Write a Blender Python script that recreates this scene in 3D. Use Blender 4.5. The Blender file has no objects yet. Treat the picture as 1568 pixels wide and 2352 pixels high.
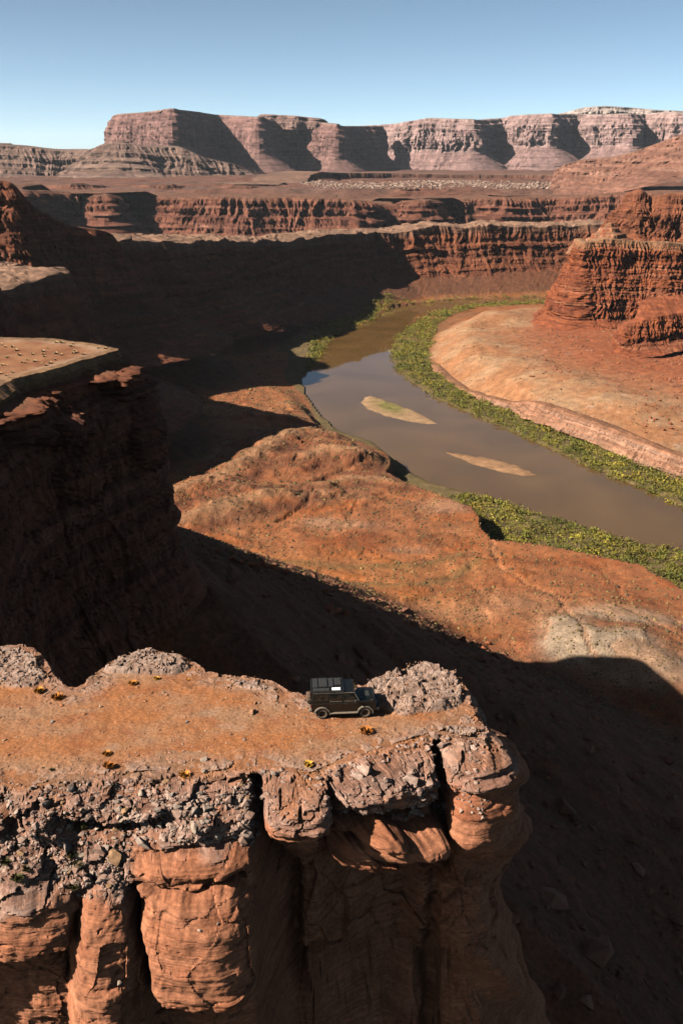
import bpy, bmesh, math, random
import numpy as np
from mathutils import Vector, Matrix, Euler

S = bpy.context.scene
C = S.collection
R = math.radians
random.seed(7)
rng = np.random.default_rng(11)

# ------------------------------------------------------------------ camera, sky, sun
CAMZ, PITCH, F, CX, CY = 34.3, R(21.0), 2163.4, 784.0, 1176.0
cam = bpy.data.objects.new('camera', bpy.data.cameras.new('camera')); C.objects.link(cam)
cam.location = (0, 0, CAMZ); cam.rotation_euler = (R(90) - PITCH, 0, 0)
cam.data.sensor_fit = 'VERTICAL'; cam.data.sensor_height = 36; cam.data.lens = 36 * F / 2352
cam.data.clip_start = .5; cam.data.clip_end = 60000
S.camera = cam
SUN_EL, SUN_HEAD = R(35), R(18)            # elevation, and the heading the light travels towards (from +x towards +y)
W = bpy.data.worlds.new('World'); S.world = W; W.use_nodes = True
nt = W.node_tree; bg = nt.nodes['Background']; bg.inputs[1].default_value = 0.054
sk = nt.nodes.new('ShaderNodeTexSky'); sk.sky_type = 'NISHITA'; sk.sun_disc = False
sk.sun_elevation = SUN_EL; sk.sun_rotation = math.atan2(-math.cos(SUN_HEAD), -math.sin(SUN_HEAD))
sk.altitude = 2000; sk.air_density = 0.31; sk.dust_density = 1.9; sk.ozone_density = 0.0
tn = nt.nodes.new('ShaderNodeMix'); tn.data_type = 'RGBA'; tn.blend_type = 'MULTIPLY'; tn.inputs[0].default_value = 1; tn.inputs[7].default_value = (1.07, 1.10, .90, 1)   # dry, slightly milky desert air
nt.links.new(sk.outputs[0], tn.inputs[6]); nt.links.new(tn.outputs[2], bg.inputs[0])
sun = bpy.data.objects.new('sun', bpy.data.lights.new('sun', 'SUN')); C.objects.link(sun)
sun.rotation_euler = Vector((math.cos(SUN_HEAD) * math.cos(SUN_EL), math.sin(SUN_HEAD) * math.cos(SUN_EL), -math.sin(SUN_EL))).to_track_quat('-Z', 'Y').to_euler()
sun.data.energy = 5; sun.data.angle = R(.5); sun.data.color = (1, .92, .80)
S.view_settings.view_transform = 'Standard'; S.view_settings.look = 'None'
S.view_settings.exposure = 1.9; S.view_settings.gamma = 1
HAZE = 7.0e-6                                  # density of the air, per metre
S.cycles.max_bounces = 5; S.cycles.diffuse_bounces = 0; S.cycles.volume_bounces = 0

# ------------------------------------------------------------------ survey helpers
def ray(u, v):
    a, b = (u - CX) / F, -(v - CY) / F
    return a, math.cos(PITCH) + b * math.sin(PITCH), -math.sin(PITCH) + b * math.cos(PITCH)
def at_z(u, v, z=0.0):
    dx, dy, dz = ray(u, v); t = (z - CAMZ) / dz
    return (dx * t, dy * t, z)
def at_y(u, v, y):
    dx, dy, dz = ray(u, v); t = y / dy
    return (dx * t, y, CAMZ + dz * t)
def proj(P):
    x, y, z = P[..., 0], P[..., 1], P[..., 2] - CAMZ
    d = y * math.cos(PITCH) - z * math.sin(PITCH); h = y * math.sin(PITCH) + z * math.cos(PITCH)
    d = np.maximum(d, 1e-3)
    return CX + F * x / d, CY - F * h / d

# ------------------------------------------------------------------ noise
_p = np.random.default_rng(3).permutation(256).astype(np.int32); PERM = np.concatenate([_p, _p, _p])
_a = np.random.default_rng(5).normal(size=(256, 3)).astype(np.float32); GRAD = _a / np.linalg.norm(_a, axis=1, keepdims=True) * 1.5
RX, RY, RH = [np.random.default_rng(s).random(256).astype(np.float32) for s in (21, 22, 23)]
def perlin(x, y, z=None):
    x = np.asarray(x, np.float32); y = np.asarray(y, np.float32)
    x, y = np.broadcast_arrays(x, y)
    xi = np.floor(x); yi = np.floor(y); xf = x - xi; yf = y - yi
    xi = xi.astype(np.int32) & 255; yi = yi.astype(np.int32) & 255
    u = xf * xf * xf * (xf * (xf * 6 - 15) + 10); v = yf * yf * yf * (yf * (yf * 6 - 15) + 10)
    if z is None:
        def g(i, j, fx, fy):
            h = PERM[PERM[(xi + i) & 255] + ((yi + j) & 255)]
            return GRAD[h, 0] * fx + GRAD[h, 1] * fy
        a = g(0, 0, xf, yf); b = g(1, 0, xf - 1, yf); c = g(0, 1, xf, yf - 1); d = g(1, 1, xf - 1, yf - 1)
        a += u * (b - a); c += u * (d - c)
        return a + v * (c - a)
    z = np.broadcast_to(np.asarray(z, np.float32), x.shape)
    zi = np.floor(z); zf = z - zi; zi = zi.astype(np.int32) & 255
    w = zf * zf * zf * (zf * (zf * 6 - 15) + 10)
    def g(i, j, k, fx, fy, fz):
        h = PERM[PERM[PERM[(xi + i) & 255] + ((yi + j) & 255)] + ((zi + k) & 255)]
        return GRAD[h, 0] * fx + GRAD[h, 1] * fy + GRAD[h, 2] * fz
    r = []
    for k in (0, 1):
        fz = zf - k
        a = g(0, 0, k, xf, yf, fz); b = g(1, 0, k, xf - 1, yf, fz); c = g(0, 1, k, xf, yf - 1, fz); d = g(1, 1, k, xf - 1, yf - 1, fz)
        a += u * (b - a); c += u * (d - c); r.append(a + v * (c - a))
    return r[0] + w * (r[1] - r[0])
def fbm(x, y, z=None, octv=4, gain=.5, ridge=False):
    s = 0; a = 1.0; f = 1.0; n = 0
    for i in range(octv):
        p = perlin(x * f + 17.3 * i, y * f + 9.1 * i, None if z is None else z * f + 5.7 * i)
        if ridge: p = 1 - 2 * np.abs(p)
        s = s + a * p; n += a; a *= gain; f *= 2.03
    return s / n
def cells(x, y, seed=0):
    """jointed blocks: distance to the nearest joint, and a random number per block"""
    x = np.asarray(x, np.float32) + seed * 13.7; y = np.asarray(y, np.float32) + seed * 7.9
    xi = np.floor(x).astype(np.int32); yi = np.floor(y).astype(np.int32)
    f1 = np.full(x.shape, 9., np.float32); f2 = f1.copy(); hid = np.zeros(x.shape, np.float32)
    tx = np.zeros(x.shape, np.float32); ty = tx.copy()
    for i in (-1, 0, 1):
        for j in (-1, 0, 1):
            h = PERM[PERM[(xi + i) & 255] + ((yi + j) & 255)]
            dx = xi + i + RX[h] - x; dy = yi + j + RY[h] - y
            d = dx * dx + dy * dy
            m = d < f1
            f2 = np.where(m, f1, np.minimum(f2, d)); hid = np.where(m, RH[h], hid)
            tx = np.where(m, dx * (RX[PERM[h]] - .5) + dy * (RY[PERM[h]] - .5), tx)
            f1 = np.where(m, d, f1)
    return np.sqrt(f2) - np.sqrt(f1), hid, tx
def layers(z, h, seed=0):
    """random outward step of each rock layer of thickness about h; soft steps"""
    q = z / h + 40.0 + seed * 31.7
    i = np.floor(q).astype(np.int32); f = (q - i).astype(np.float32)
    a = RH[PERM[i & 255]]; b = RH[PERM[(i + 1) & 255]]
    k = np.clip((f - .78) / .22, 0, 1); return a + (b - a) * k * k * (3 - 2 * k)
def sstep(a, b, x):
    t = np.clip((x - a) / (b - a), 0, 1); return t * t * (3 - 2 * t)
def smax(a, b, k):
    h = np.clip(.5 + .5 * (a - b) / k, 0, 1); return b + (a - b) * h + k * h * (1 - h)
def sdf(poly, x, y):
    """signed distance to a closed outline, positive inside"""
    P = np.asarray(poly, np.float32)[:, :2]; d = np.full(x.shape, 1e12, np.float32); ins = np.zeros(x.shape, bool)
    for i in range(len(P)):
        ax, ay = P[i]; bx, by = P[(i + 1) % len(P)]; ex, ey = bx - ax, by - ay
        L = ex * ex + ey * ey
        if L < 1e-9: continue
        t = np.clip(((x - ax) * ex + (y - ay) * ey) / L, 0, 1)
        d = np.minimum(d, (x - ax - t * ex) ** 2 + (y - ay - t * ey) ** 2)
        c = (ay > y) != (by > y)
        if ey != 0: ins ^= c & (x < ax + (y - ay) * ex / ey)
    d = np.sqrt(d); return np.where(ins, d, -d)
def line_d(pts, x, y):
    d = np.full(x.shape, 1e12, np.float32)
    for (ax, ay), (bx, by) in zip([p[:2] for p in pts[:-1]], [p[:2] for p in pts[1:]]):
        ex, ey = bx - ax, by - ay; L = ex * ex + ey * ey + 1e-9
        t = np.clip(((x - ax) * ex + (y - ay) * ey) / L, 0, 1)
        d = np.minimum(d, (x - ax - t * ex) ** 2 + (y - ay - t * ey) ** 2)
    return np.sqrt(d)
def mixc(a, b, t):
    t = np.asarray(t)[..., None]; return np.asarray(a, np.float32) * (1 - t) + np.asarray(b, np.float32) * t
def palette(cols, q):
    cols = np.asarray(cols, np.float32); n = len(cols) - 1
    q = np.clip(q, 0, .9999) * n; i = q.astype(np.int32); f = (q - i)[..., None]
    return cols[i] * (1 - f) + cols[i + 1] * f

# ------------------------------------------------------------------ objects
def tag(o, label=None, cat=None, group=None, kind=None):
    if label: o['label'] = label
    if cat: o['category'] = cat
    if group: o['group'] = group
    if kind: o['kind'] = kind
    return o
def raw_mesh(name, V, Fq, mat=None, smooth=False, col=None):
    V = np.ascontiguousarray(V, np.float32).reshape(-1, 3); Fq = np.ascontiguousarray(Fq, np.int32); n = Fq.shape[1]
    m = bpy.data.meshes.new(name)
    m.vertices.add(len(V)); m.vertices.foreach_set('co', V.ravel())
    m.loops.add(Fq.size); m.loops.foreach_set('vertex_index', Fq.ravel())
    m.polygons.add(len(Fq)); m.polygons.foreach_set('loop_start', np.arange(0, Fq.size, n, dtype=np.int32))
    m.polygons.foreach_set('use_smooth', np.full(len(Fq), smooth))
    if col is not None:
        c = np.ones((len(V), 4), np.float32); c[:, :3] = np.clip(np.asarray(col).reshape(-1, 3), .004, 1) * .47
        at = m.color_attributes.new('Col', 'FLOAT_COLOR', 'POINT'); at.data.foreach_set('color', c.ravel())
    if mat: m.materials.append(mat)
    m.update(calc_edges=True); m.validate()
    return m
def link(name, me, parent=None):
    o = bpy.data.objects.new(name, me); C.objects.link(o)
    if parent: o.parent = parent
    return o
def grid_faces(nv, nu):
    i = np.arange(nv * nu, dtype=np.int32).reshape(nv, nu)
    return np.stack([i[:-1, :-1], i[1:, :-1], i[1:, 1:], i[:-1, 1:]], -1).reshape(-1, 4)
def grid_obj(name, P, mat, col=None, smooth=False, keep=None, kind='structure', label=None):
    nv, nu = P.shape[:2]; Fq = grid_faces(nv, nu)
    if keep is not None:
        k = keep.ravel(); Fq = Fq[k[Fq].all(1)]
    o = link(name, raw_mesh(name, P, Fq, mat, smooth, col)); o['kind'] = kind
    if label: o['label'] = label
    return o

# ------------------------------------------------------------------ materials
def nodes(name):
    m = bpy.data.materials.new(name); m.use_nodes = True
    return m, m.node_tree, m.node_tree.nodes['Principled BSDF']
def attr_mat(name, grain, strata=0., bump=.3, bdist=.1, rough=.93, contrast=.5, streak=0., blotch=0.):
    """earth colour from the mesh, broken up by grain, bedding and streaks at real scale (grain = cycles per metre)"""
    m, t, b = nodes(name); N = t.nodes.new; Lk = t.links.new
    at = N('ShaderNodeAttribute'); at.attribute_name = 'Col'
    geo = N('ShaderNodeNewGeometry')
    def noise(sx, sz, det, rgh=.6):
        mp = N('ShaderNodeMapping'); mp.inputs['Scale'].default_value = (sx, sx, sz); Lk(geo.outputs['Position'], mp.inputs['Vector'])
        n = N('ShaderNodeTexNoise'); n.inputs['Scale'].default_value = 1; n.inputs['Detail'].default_value = det; n.inputs['Roughness'].default_value = rgh
        Lk(mp.outputs[0], n.inputs['Vector']); return n
    def mul(cin, n, lo, hi, a=.3, z=.7):
        mr = N('ShaderNodeMapRange'); mr.inputs[1].default_value = a; mr.inputs[2].default_value = z
        mr.inputs[3].default_value = lo; mr.inputs[4].default_value = hi; Lk(n.outputs[0], mr.inputs[0])
        mx = N('ShaderNodeMix'); mx.data_type = 'RGBA'; mx.blend_type = 'MULTIPLY'; mx.inputs[0].default_value = 1
        Lk(cin, mx.inputs[6]); Lk(mr.outputs[0], mx.inputs[7]); return mx.outputs[2]
    g = noise(grain, grain, 7, .7)
    c = mul(at.outputs['Color'], g, 1 - contrast, 1 + contrast)
    h = g.outputs[0]
    if blotch: c = mul(c, noise(grain * .13, grain * .13, 6, .65), 1 - blotch, 1 + blotch)
    if strata:
        s = noise(grain * .06, strata, 5, .65); c = mul(c, s, .62, 1.3)
        ad = N('ShaderNodeMath'); ad.operation = 'ADD'; Lk(g.outputs[0], ad.inputs[0]); Lk(s.outputs[0], ad.inputs[1]); h = ad.outputs[0]
    if streak:
        s2 = noise(streak, streak * .07, 4, .6); c = mul(c, s2, .6, 1.15)
    Lk(c, b.inputs['Base Color']); b.inputs['Roughness'].default_value = rough
    b.inputs['Specular IOR Level'].default_value = .15
    bp = N('ShaderNodeBump'); bp.inputs['Strength'].default_value = bump; bp.inputs['Distance'].default_value = bdist
    Lk(h, bp.inputs['Height']); Lk(bp.outputs[0], b.inputs['Normal'])
    return m
def plain(name, col, rough=.6, metal=0., spec=.5, noise_amt=0., nscale=8.):
    m, t, b = nodes(name); col = [c * .67 for c in col]
    b.inputs['Base Color'].default_value = (*col, 1); b.inputs['Roughness'].default_value = rough
    b.inputs['Metallic'].default_value = metal; b.inputs['Specular IOR Level'].default_value = spec
    if noise_amt:
        tc = t.nodes.new('ShaderNodeTexCoord'); n = t.nodes.new('ShaderNodeTexNoise'); n.inputs['Scale'].default_value = nscale; n.inputs['Detail'].default_value = 6
        t.links.new(tc.outputs['Object'], n.inputs['Vector'])
        rp = t.nodes.new('ShaderNodeValToRGB'); rp.color_ramp.elements[0].position = .3; rp.color_ramp.elements[1].position = .7
        rp.color_ramp.elements[0].color = (*[c * (1 - noise_amt) for c in col], 1); rp.color_ramp.elements[1].color = (*[min(1, c * (1 + noise_amt)) for c in col], 1)
        t.links.new(n.outputs[0], rp.inputs[0]); t.links.new(rp.outputs[0], b.inputs['Base Color'])
    return m
M_FG = attr_mat('mesa_rock', 3.5, 9.0, .85, .09, contrast=.38, blotch=.18)
M_SOIL = attr_mat('mesa_soil', 5.0, 0, .6, .06, contrast=.5)
M_BUTTE = attr_mat('butte_rock', 1.2, 2.2, .5, .25, contrast=.35, streak=.5)
M_WALL = attr_mat('canyon_rock', .35, .45, .5, .8, contrast=.35, streak=.12)
M_FAR = attr_mat('far_rock', .08, .09, .5, 3., contrast=.3, streak=.035)
M_GROUND = attr_mat('bench_soil', .9, 0, .7, .5, contrast=.5, blotch=.35)
M_PLAT = attr_mat('plateau_soil', .12, 0, .6, 2.5, contrast=.5, blotch=.4)

# ------------------------------------------------------------------ cliff strips
def resample(pts, spacing):
    """spacing: one number or one per point; returns points with about that step"""
    pts = np.asarray(pts, np.float64); sp = np.broadcast_to(np.asarray(spacing, np.float64), (len(pts),))
    seg = np.linalg.norm(np.diff(pts[:, :2], axis=0), axis=1); n = seg / (.5 * (sp[1:] + sp[:-1]))
    a = np.concatenate([[0], np.cumsum(n)]); t = np.linspace(0, a[-1], int(a[-1]) + 2)
    return np.stack([np.interp(t, a, pts[:, k]) for k in range(pts.shape[1])], 1)
def smooth_line(Q, w):
    if w < 1: return Q
    k = np.exp(-.5 * (np.arange(-3 * w, 3 * w + 1) / w) ** 2); k /= k.sum()
    return np.stack([np.convolve(np.pad(Q[:, i], 3 * w, mode='edge'), k, 'valid') for i in range(Q.shape[1])], 1)
class Strip:
    """a wall hung from a rim line; right of the walking direction is outwards"""
    def __init__(s, rim, spacing, smooth=3, nsmooth=8):
        Q = smooth_line(resample(rim, spacing), smooth); s.Q = Q
        T = np.gradient(smooth_line(Q[:, :2], nsmooth), axis=0); T /= np.linalg.norm(T, axis=1, keepdims=True) + 1e-9
        s.N = np.stack([T[:, 1], -T[:, 0]], 1)
        s.U = np.concatenate([[0], np.cumsum(np.linalg.norm(np.diff(Q[:, :2], axis=0), axis=1))])
    def base(s, off, dz):
        """off, dz: (nv,) or (nv, nu)"""
        nu = len(s.Q); off = np.broadcast_to(np.asarray(off, np.float64).reshape(len(off), -1), (len(off), nu)); dz = np.broadcast_to(np.asarray(dz, np.float64).reshape(len(dz), -1), off.shape)
        P = np.empty(off.shape + (3,)); P[..., 0] = s.Q[:, 0] + s.N[:, 0] * off; P[..., 1] = s.Q[:, 1] + s.N[:, 1] * off
        P[..., 2] = s.Q[:, 2] + dz
        return P
    def push(s, P, d, dz=None):
        P = P.copy(); P[..., 0] += s.N[:, 0] * d; P[..., 1] += s.N[:, 1] * d
        if dz is not None: P[..., 2] += dz
        return P
def prof(pts, n, dense=None):
    """resample an (off, dz) profile evenly along its length"""
    p = np.asarray(pts, np.float64); L = np.concatenate([[0], np.cumsum(np.linalg.norm(np.diff(p, axis=0), axis=1))])
    t = np.linspace(0, L[-1], n); return np.interp(t, L, p[:, 0]), np.interp(t, L, p[:, 1])
def canyon_wall(name, rim, spacing, profile, nv, pal, top_col, mat, lam=30., flute=6., lay=6., layh=5., rough=2., hscale=None, smooth=3, nsmooth=8, warp=.5, fluteband=None, seed=0, zrough=0., cap_h=0., talus_col=None, talus_from=None, extra=None):
    nv = int(nv * .57); st = Strip(rim, np.asarray(spacing) * 1.55, max(1, round(smooth / 1.5)), max(3, round(nsmooth / 1.5))); off, dz = prof(profile, nv)
    if zrough: st.Q[:, 2] += zrough * (fbm(st.U / 70, seed, octv=5) + .6 * (layers(25 * fbm(st.U / 160, seed + 3, octv=3), 3, seed) - .5))
    if hscale is not None:                                   # stretch each column to its own base height
        hs = np.interp(st.U, np.linspace(0, st.U[-1], len(hscale)), hscale); dz2 = np.where(dz[:, None] < 0, dz[:, None] * hs, dz[:, None]); off2 = np.where(off[:, None] > 0, off[:, None] * hs, off[:, None])
    else: dz2 = dz[:, None] * np.ones(len(st.U)); off2 = off[:, None] * np.ones(len(st.U))
    P = st.base(off2, dz2); U = st.U[None, :] * np.ones((nv, 1)); Z = P[..., 2]
    face = sstep(-.5, 1.5, off2) * np.ones_like(U)
    so = seed * 41.3
    # buttresses and alcoves that run down the wall, finer flutes, bedding steps, blocks
    b = fbm(U / lam + so, Z / (lam * 4) + so, octv=3)
    f2 = fbm(U / (lam * .22) + so + .8 * perlin(U / lam, Z / (lam * .5)), Z / (lam * .9), octv=3, ridge=True) * (.45 + 1.1 * np.clip(.5 + perlin(U / (lam * .9) + 8, Z / lam), 0, 1)) + .5 * fbm(U / (lam * .5) + so + 3, Z / (lam * 2), octv=2)
    zz = Z + warp * layh * perlin(U / (lam * 1.3), so)
    l1 = layers(zz, layh, seed) - .5; l2 = layers(zz + 3.3, layh * .37, seed + 1) - .5
    lm = .55 + .45 * perlin(U / (lam * .5) + 3, zz / layh * .23)
    edge, hid, tl = cells(U / (layh * .9), zz / (layh * .8), seed)
    fb = 1.0 if fluteband is None else np.interp(dz, fluteband[0], fluteband[1])[:, None]
    d = flute * b * (.4 + .6 * np.clip(-dz[:, None] / 10., 0, 1)) + flute * .35 * f2 * fb + lay * l1 * lm + lay * .4 * l2 * lm + rough * (.5 * (hid - .5) - .45 * (edge < .05) * (perlin(U / (layh * 3), zz / (layh * 2) + 6) > .05)) + rough * .5 * fbm(U / layh, Z / layh, octv=3)
    if extra is not None: d = d + extra(*proj(P))
    P = st.push(P, d * face + flute * b * (1 - face) * .7, rough * .25 * fbm(P[..., 0] / layh, P[..., 1] / layh, octv=4) * np.ones_like(U) + zrough * (1 - face) * (.5 * fbm(P[..., 0] / 40, P[..., 1] / 40, octv=5) + .35 * (layers(9 * fbm(P[..., 0] / 45 + 5, P[..., 1] / 45, octv=4), 1, 4) - .5)))
    q = .5 + .42 * perlin(zz / (layh * 1.1) + so, U * .004) + .22 * perlin(zz / (layh * .35), U * .01 + 4) + .12 * fbm(U / 20, Z / 6, octv=3)
    col = palette(pal, q)
    if talus_col is not None:
        tt = sstep(0, 1, (talus_from - dz[:, None] + 5 * b) / 8.) * np.ones_like(U); col = mixc(col, np.broadcast_to(np.asarray(talus_col), col.shape), tt * (.75 + .25 * perlin(U / 9, Z / 4)).clip(0, 1))
    if cap_h: col = mixc(col, np.broadcast_to(np.asarray(top_col), col.shape), sstep(cap_h * 1.2, cap_h * .6, -dz[:, None] + cap_h * .3 * b) * np.ones_like(U) * .9)
    col = mixc(col, np.broadcast_to(np.asarray(top_col), col.shape) * (.85 + .3 * fbm(P[..., 0] / 15, P[..., 1] / 15, octv=3))[..., None], 1 - face)
    o = grid_obj(name, P, mat, col)
    return o, st, P
def cap(name, poly, z, spacing, margin, mat, col_fn, relief=None, box=None):
    p = np.asarray(poly)[:, :2]; x0, y0 = p.min(0); x1, y1 = p.max(0)
    if box: x0, y0, x1, y1 = max(x0, box[0]), max(y0, box[1]), min(x1, box[2]), min(y1, box[3])
    X, Y = np.meshgrid(np.arange(x0, x1 + spacing, spacing), np.arange(y0, y1 + spacing, spacing))
    d = sdf(poly, X, Y); Zs = np.full(X.shape, 0.) + (z(X, Y) if callable(z) else z)
    if relief is not None: Zs = Zs + relief(X, Y, d)
    P = np.stack([X, Y, Zs], -1)
    return grid_obj(name, P, mat, col_fn(X, Y, d), keep=d > margin)

# ------------------------------------------------------------------ the lie of the land (metres, mesa top = 0, river = -200)
ZR = -200.0
rb = lambda pts, z: [at_z(u, v, z)[:2] for u, v in pts]
LEFT_BANK = rb([(1250, 683), (1120, 687), (1050, 690), (1000, 694), (905, 706), (880, 722), (850, 740), (770, 772), (748, 800), (735, 825), (712, 850), (700, 870), (706, 905), (745, 960), (790, 990), (860, 1012), (908, 1050), (940, 1078), (1000, 1108), (1085, 1130), (1200, 1168), (1300, 1198), (1440, 1240), (1568, 1268), (1800, 1320), (2100, 1385)], ZR)
RIGHT_BANK = rb([(2100, 1290), (1800, 1230), (1568, 1172), (1480, 1128), (1400, 1098), (1300, 1052), (1200, 1006), (1100, 962), (1000, 918), (935, 876), (902, 845), (893, 805), (910, 772), (950, 742), (1000, 718), (1060, 703), (1150, 697), (1260, 692)], ZR)
RIVER = LEFT_BANK[:-1] + [LEFT_BANK[-1]] + RIGHT_BANK
RIGHT_BENCH = rb([(2100, 1215), (1800, 1118), (1568, 1050), (1480, 1018), (1400, 988), (1300, 957), (1200, 917), (1120, 890), (1060, 867), (1020, 838), (990, 812), (982, 780), (1005, 745), (1060, 716), (1150, 700), (1300, 692), (1500, 690), (2200, 690)], -184)
LEFT_BENCH_EDGE = [(660, 800, -194), (655, 860, -193), (705, 900, -192), (735, 965, -190), (775, 992, -190), (845, 1012, -188), (893, 1038, -188), (908, 1058, -188), (895, 1085, -188), (935, 1105, -187), (1000, 1128, -186), (1050, 1143, -184), (1092, 1158, -183), (1108, 1180, -182), (1114, 1208, -182), (1138, 1233, -182), (1232, 1242, -182), (1300, 1254, -182), (1370, 1267, -182), (1480, 1294, -182), (1568, 1345, -182), (1800, 1445, -182)]
LEFT_BENCH = [at_z(u, v, z)[:2] for u, v, z in LEFT_BENCH_EDGE] + [(700, 150), (700, 20), (-700, 20), (-700, 1050), (-120, 1120)]

BUTTE_RIM = [(-330, 350), (-270, 340), (-215, 300), (-172, 290), (-142, 286), (-116, 290), (-104, 290), (-97, 252), (-87, 214), (-76, 187), (-58, 184), (-46, 178), (-41, 173.5), (-44, 166), (-48, 158), (-54, 146), (-55, 132), (-53, 116), (-48, 98), (-44, 84), (-44, 72), (-60, 60)]
NECK_RIM = [(-420, 430, -50), (-300, 520, -51), (-258, 610, -52), (-238, 660, -52), (-212, 700, -52), (-200, 716, -52), (-212, 744, -52), (-262, 785, -53), (-318, 840, -54), (-300, 915, -54), (-245, 965, -53), (-216, 1010, -53), (-228, 1060, -58), (-248, 1110, -63), (-228, 1160, -67), (-180, 1200, -69), (-145, 1290, -77), (-120, 1345, -82), (-88, 1450, -91), (-45, 1540, -94), (28, 1625, -94), (62, 1672, -97), (92, 1692, -98), (120, 1700, -94), (164, 1722, -91), (250, 1740, -92), (330, 1765, -92), (445, 1800, -93), (560, 1815, -93), (760, 1850, -92)]
BUTTE_POLY = BUTTE_RIM + [(-60, 30), (-400, 30), (-400, 335)]
FG_POLY0 = [(-60, 45), (-10, 44), (6, 48), (11, 52), (10, 59), (0, 60), (-30, 63), (-60, 64), (-90, 40), (-70, -60), (30, -60), (40, 20), (10, 20)]
NECK_POLY = [p[:2] for p in NECK_RIM] + [(760, 1920), (300, 1860), (100, 1800), (-60, 1680), (-220, 1480), (-300, 1250), (-900, 1200), (-900, 430)]
SPUR = [(-36, 182, -44), (-5, 230, -78), (34, 300, -126), (64, 374, -181)]

def river_side(x, y):   # + on the right bank
    return x
def ground_h(x, y, full=True):
    d_r = -sdf(RIVER, x, y)                       # metres from the water
    d_rb = sdf(RIGHT_BENCH, x, y); d_lb = sdf(LEFT_BENCH, x, y)
    n1 = fbm(x / 90, y / 90, octv=4); n2 = fbm(x / 22 + 5, y / 22, octv=4); n3 = fbm(x / 6, y / 6 + 3, octv=3)
    bank = ZR - 2.5 + 3.6 * sstep(-6, 9, d_r) + .5 * n3 * sstep(0, 20, d_r) + np.clip(d_r, 0, 200) * .012
    # right bench: a low cliff near by, a soft slope far up the river
    far = sstep(820, 1000, y)
    wdt = 3 + 50 * far
    rbz = 13.5 * sstep(0, 1, (d_rb - 4 * (1 - far) + 1.0 * n2) / wdt) + np.clip(d_rb, 0, 400) * .045 + 2.2 * n1 * sstep(0, 40, d_rb) + 1.3 * n2 * sstep(5, 40, d_rb)
    for u, v, r, hh in ((1135, 725, 42, 9), (1050, 745, 34, 6), (1090, 790, 40, 6), (1275, 868, 40, 7), (1380, 920, 46, 7), (1480, 950, 30, 4), (1190, 830, 30, 3)):
        cx, cy, _ = at_z(u, v, -178); rbz = rbz + hh * np.exp(-((x - cx) ** 2 + ((y - cy) * .8) ** 2) / (r * r))
    h = bank + np.where(d_rb > -60, rbz, 0) * sstep(-4, 0, d_rb)
    # left bench
    e = d_lb + 2.2 * n2 + 1.2 * n3
    edge_h = np.interp(y, [380, 520, 640, 760, 860, 1000], [16.5, 16, 12, 9, 5.5, 3])
    soft = np.interp(y, [640, 800, 900, 1000], [2.5, 4, 20, 40])
    lbz = edge_h * sstep(0, 1, e / soft) + np.clip(e, 0, 600) * .02 + 3.0 * n1 * sstep(5, 60, e) + 1.0 * n2 * sstep(3, 30, e) + .25 * n3 * sstep(3, 20, e)
    # stepped hills on the middle of the bench
    hill = 0
    for u, v, rx, ry, hh in ((700, 1010, 60, 40, 10), (800, 1050, 45, 40, 9), (620, 1060, 50, 40, 10), (560, 1130, 50, 30, 9), (850, 1110, 30, 26, 5), (740, 1130, 40, 26, 7), (500, 930, 55, 40, 8), (620, 945, 50, 36, 10), (690, 915, 40, 30, 6), (460, 1180, 45, 25, 6)):
        cx, cy, _ = at_z(u, v, -182); hill = np.maximum(hill, hh * np.exp(-((x - cx) / rx) ** 2 - ((y - cy) / ry) ** 2) + 0 * x)
    hill = .8 * hill * (1 + .6 * n2 + .3 * n1); q = hill / 2.6; fr = q - np.floor(q)
    hill = (np.floor(q) + sstep(.55, 1, fr)) * 2.6 * .6 + hill * .4
    lbz = lbz + hill * sstep(2, 25, e)
    rg = fbm(x / 60 + 3 + .3 * n2, y / 60, octv=4, ridge=True); lbz = lbz + sstep(4, 30, e) * (.9 * (layers(n1 * 9 + n2 * 2.5, .8, 2) - .5) - 1.0 * sstep(.34, .55, rg))
    for pts, wd, hh in SPURS: lbz = lbz + .5 * hh * np.exp(-(line_d(pts, x + 4 * n2, y + 4 * n2) / wd) ** 2) * sstep(2, 18, e)
    # pale clay mounds at the near right
    for u, v, r, hh in ((1290, 1440, 15, 5), (1330, 1490, 14, 5), (1430, 1480, 17, 5.5), (1530, 1470, 22, 5), (1480, 1530, 16, 4), (1400, 1400, 20, 3), (1560, 1560, 14, 4)):
        cx, cy, _ = at_z(u, v, -178); lbz = lbz + hh * np.exp(-((x - cx) ** 2 + (y - cy) ** 2) / (r * r))
    # washes cut into the bench
    for pts, wd, dp in WASHES: lbz = lbz - dp * np.exp(-(line_d(pts, x + 5 * n2 + 2 * n3, y + 5 * n2 - 2 * n3) / wd) ** 2)
    h = np.where(d_lb > -12, np.maximum(h, ZR + 1.4 + lbz), h)
    # talus below the cliffs
    db = np.maximum(sdf(BUTTE_POLY, x, y), sdf(FG_POLY0, x, y)); dn = sdf(NECK_POLY, x, y)
    ndb = np.minimum(db, 6)
    t1 = np.interp(y, [90, 190], [-84, -62]) + .62 * ndb + 4 * n1 + 1.6 * n2 + 1.0 * n3
    sp_ = -999
    for (ax, ay, az), (bx, by, bz) in zip(SPUR[:-1], SPUR[1:]):
        tt = np.clip(((x - ax) * (bx - ax) + (y - ay) * (by - ay)) / ((bx - ax) ** 2 + (by - ay) ** 2), 0, 1)
        sp_ = np.maximum(sp_, az + tt * (bz - az) - .66 * np.hypot(x - ax - tt * (bx - ax), y - ay - tt * (by - ay)))
    t1 = smax(t1, sp_ + 2.5 * n1 + 2.0 * n2 + 1.4 * n3, 6)
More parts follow.
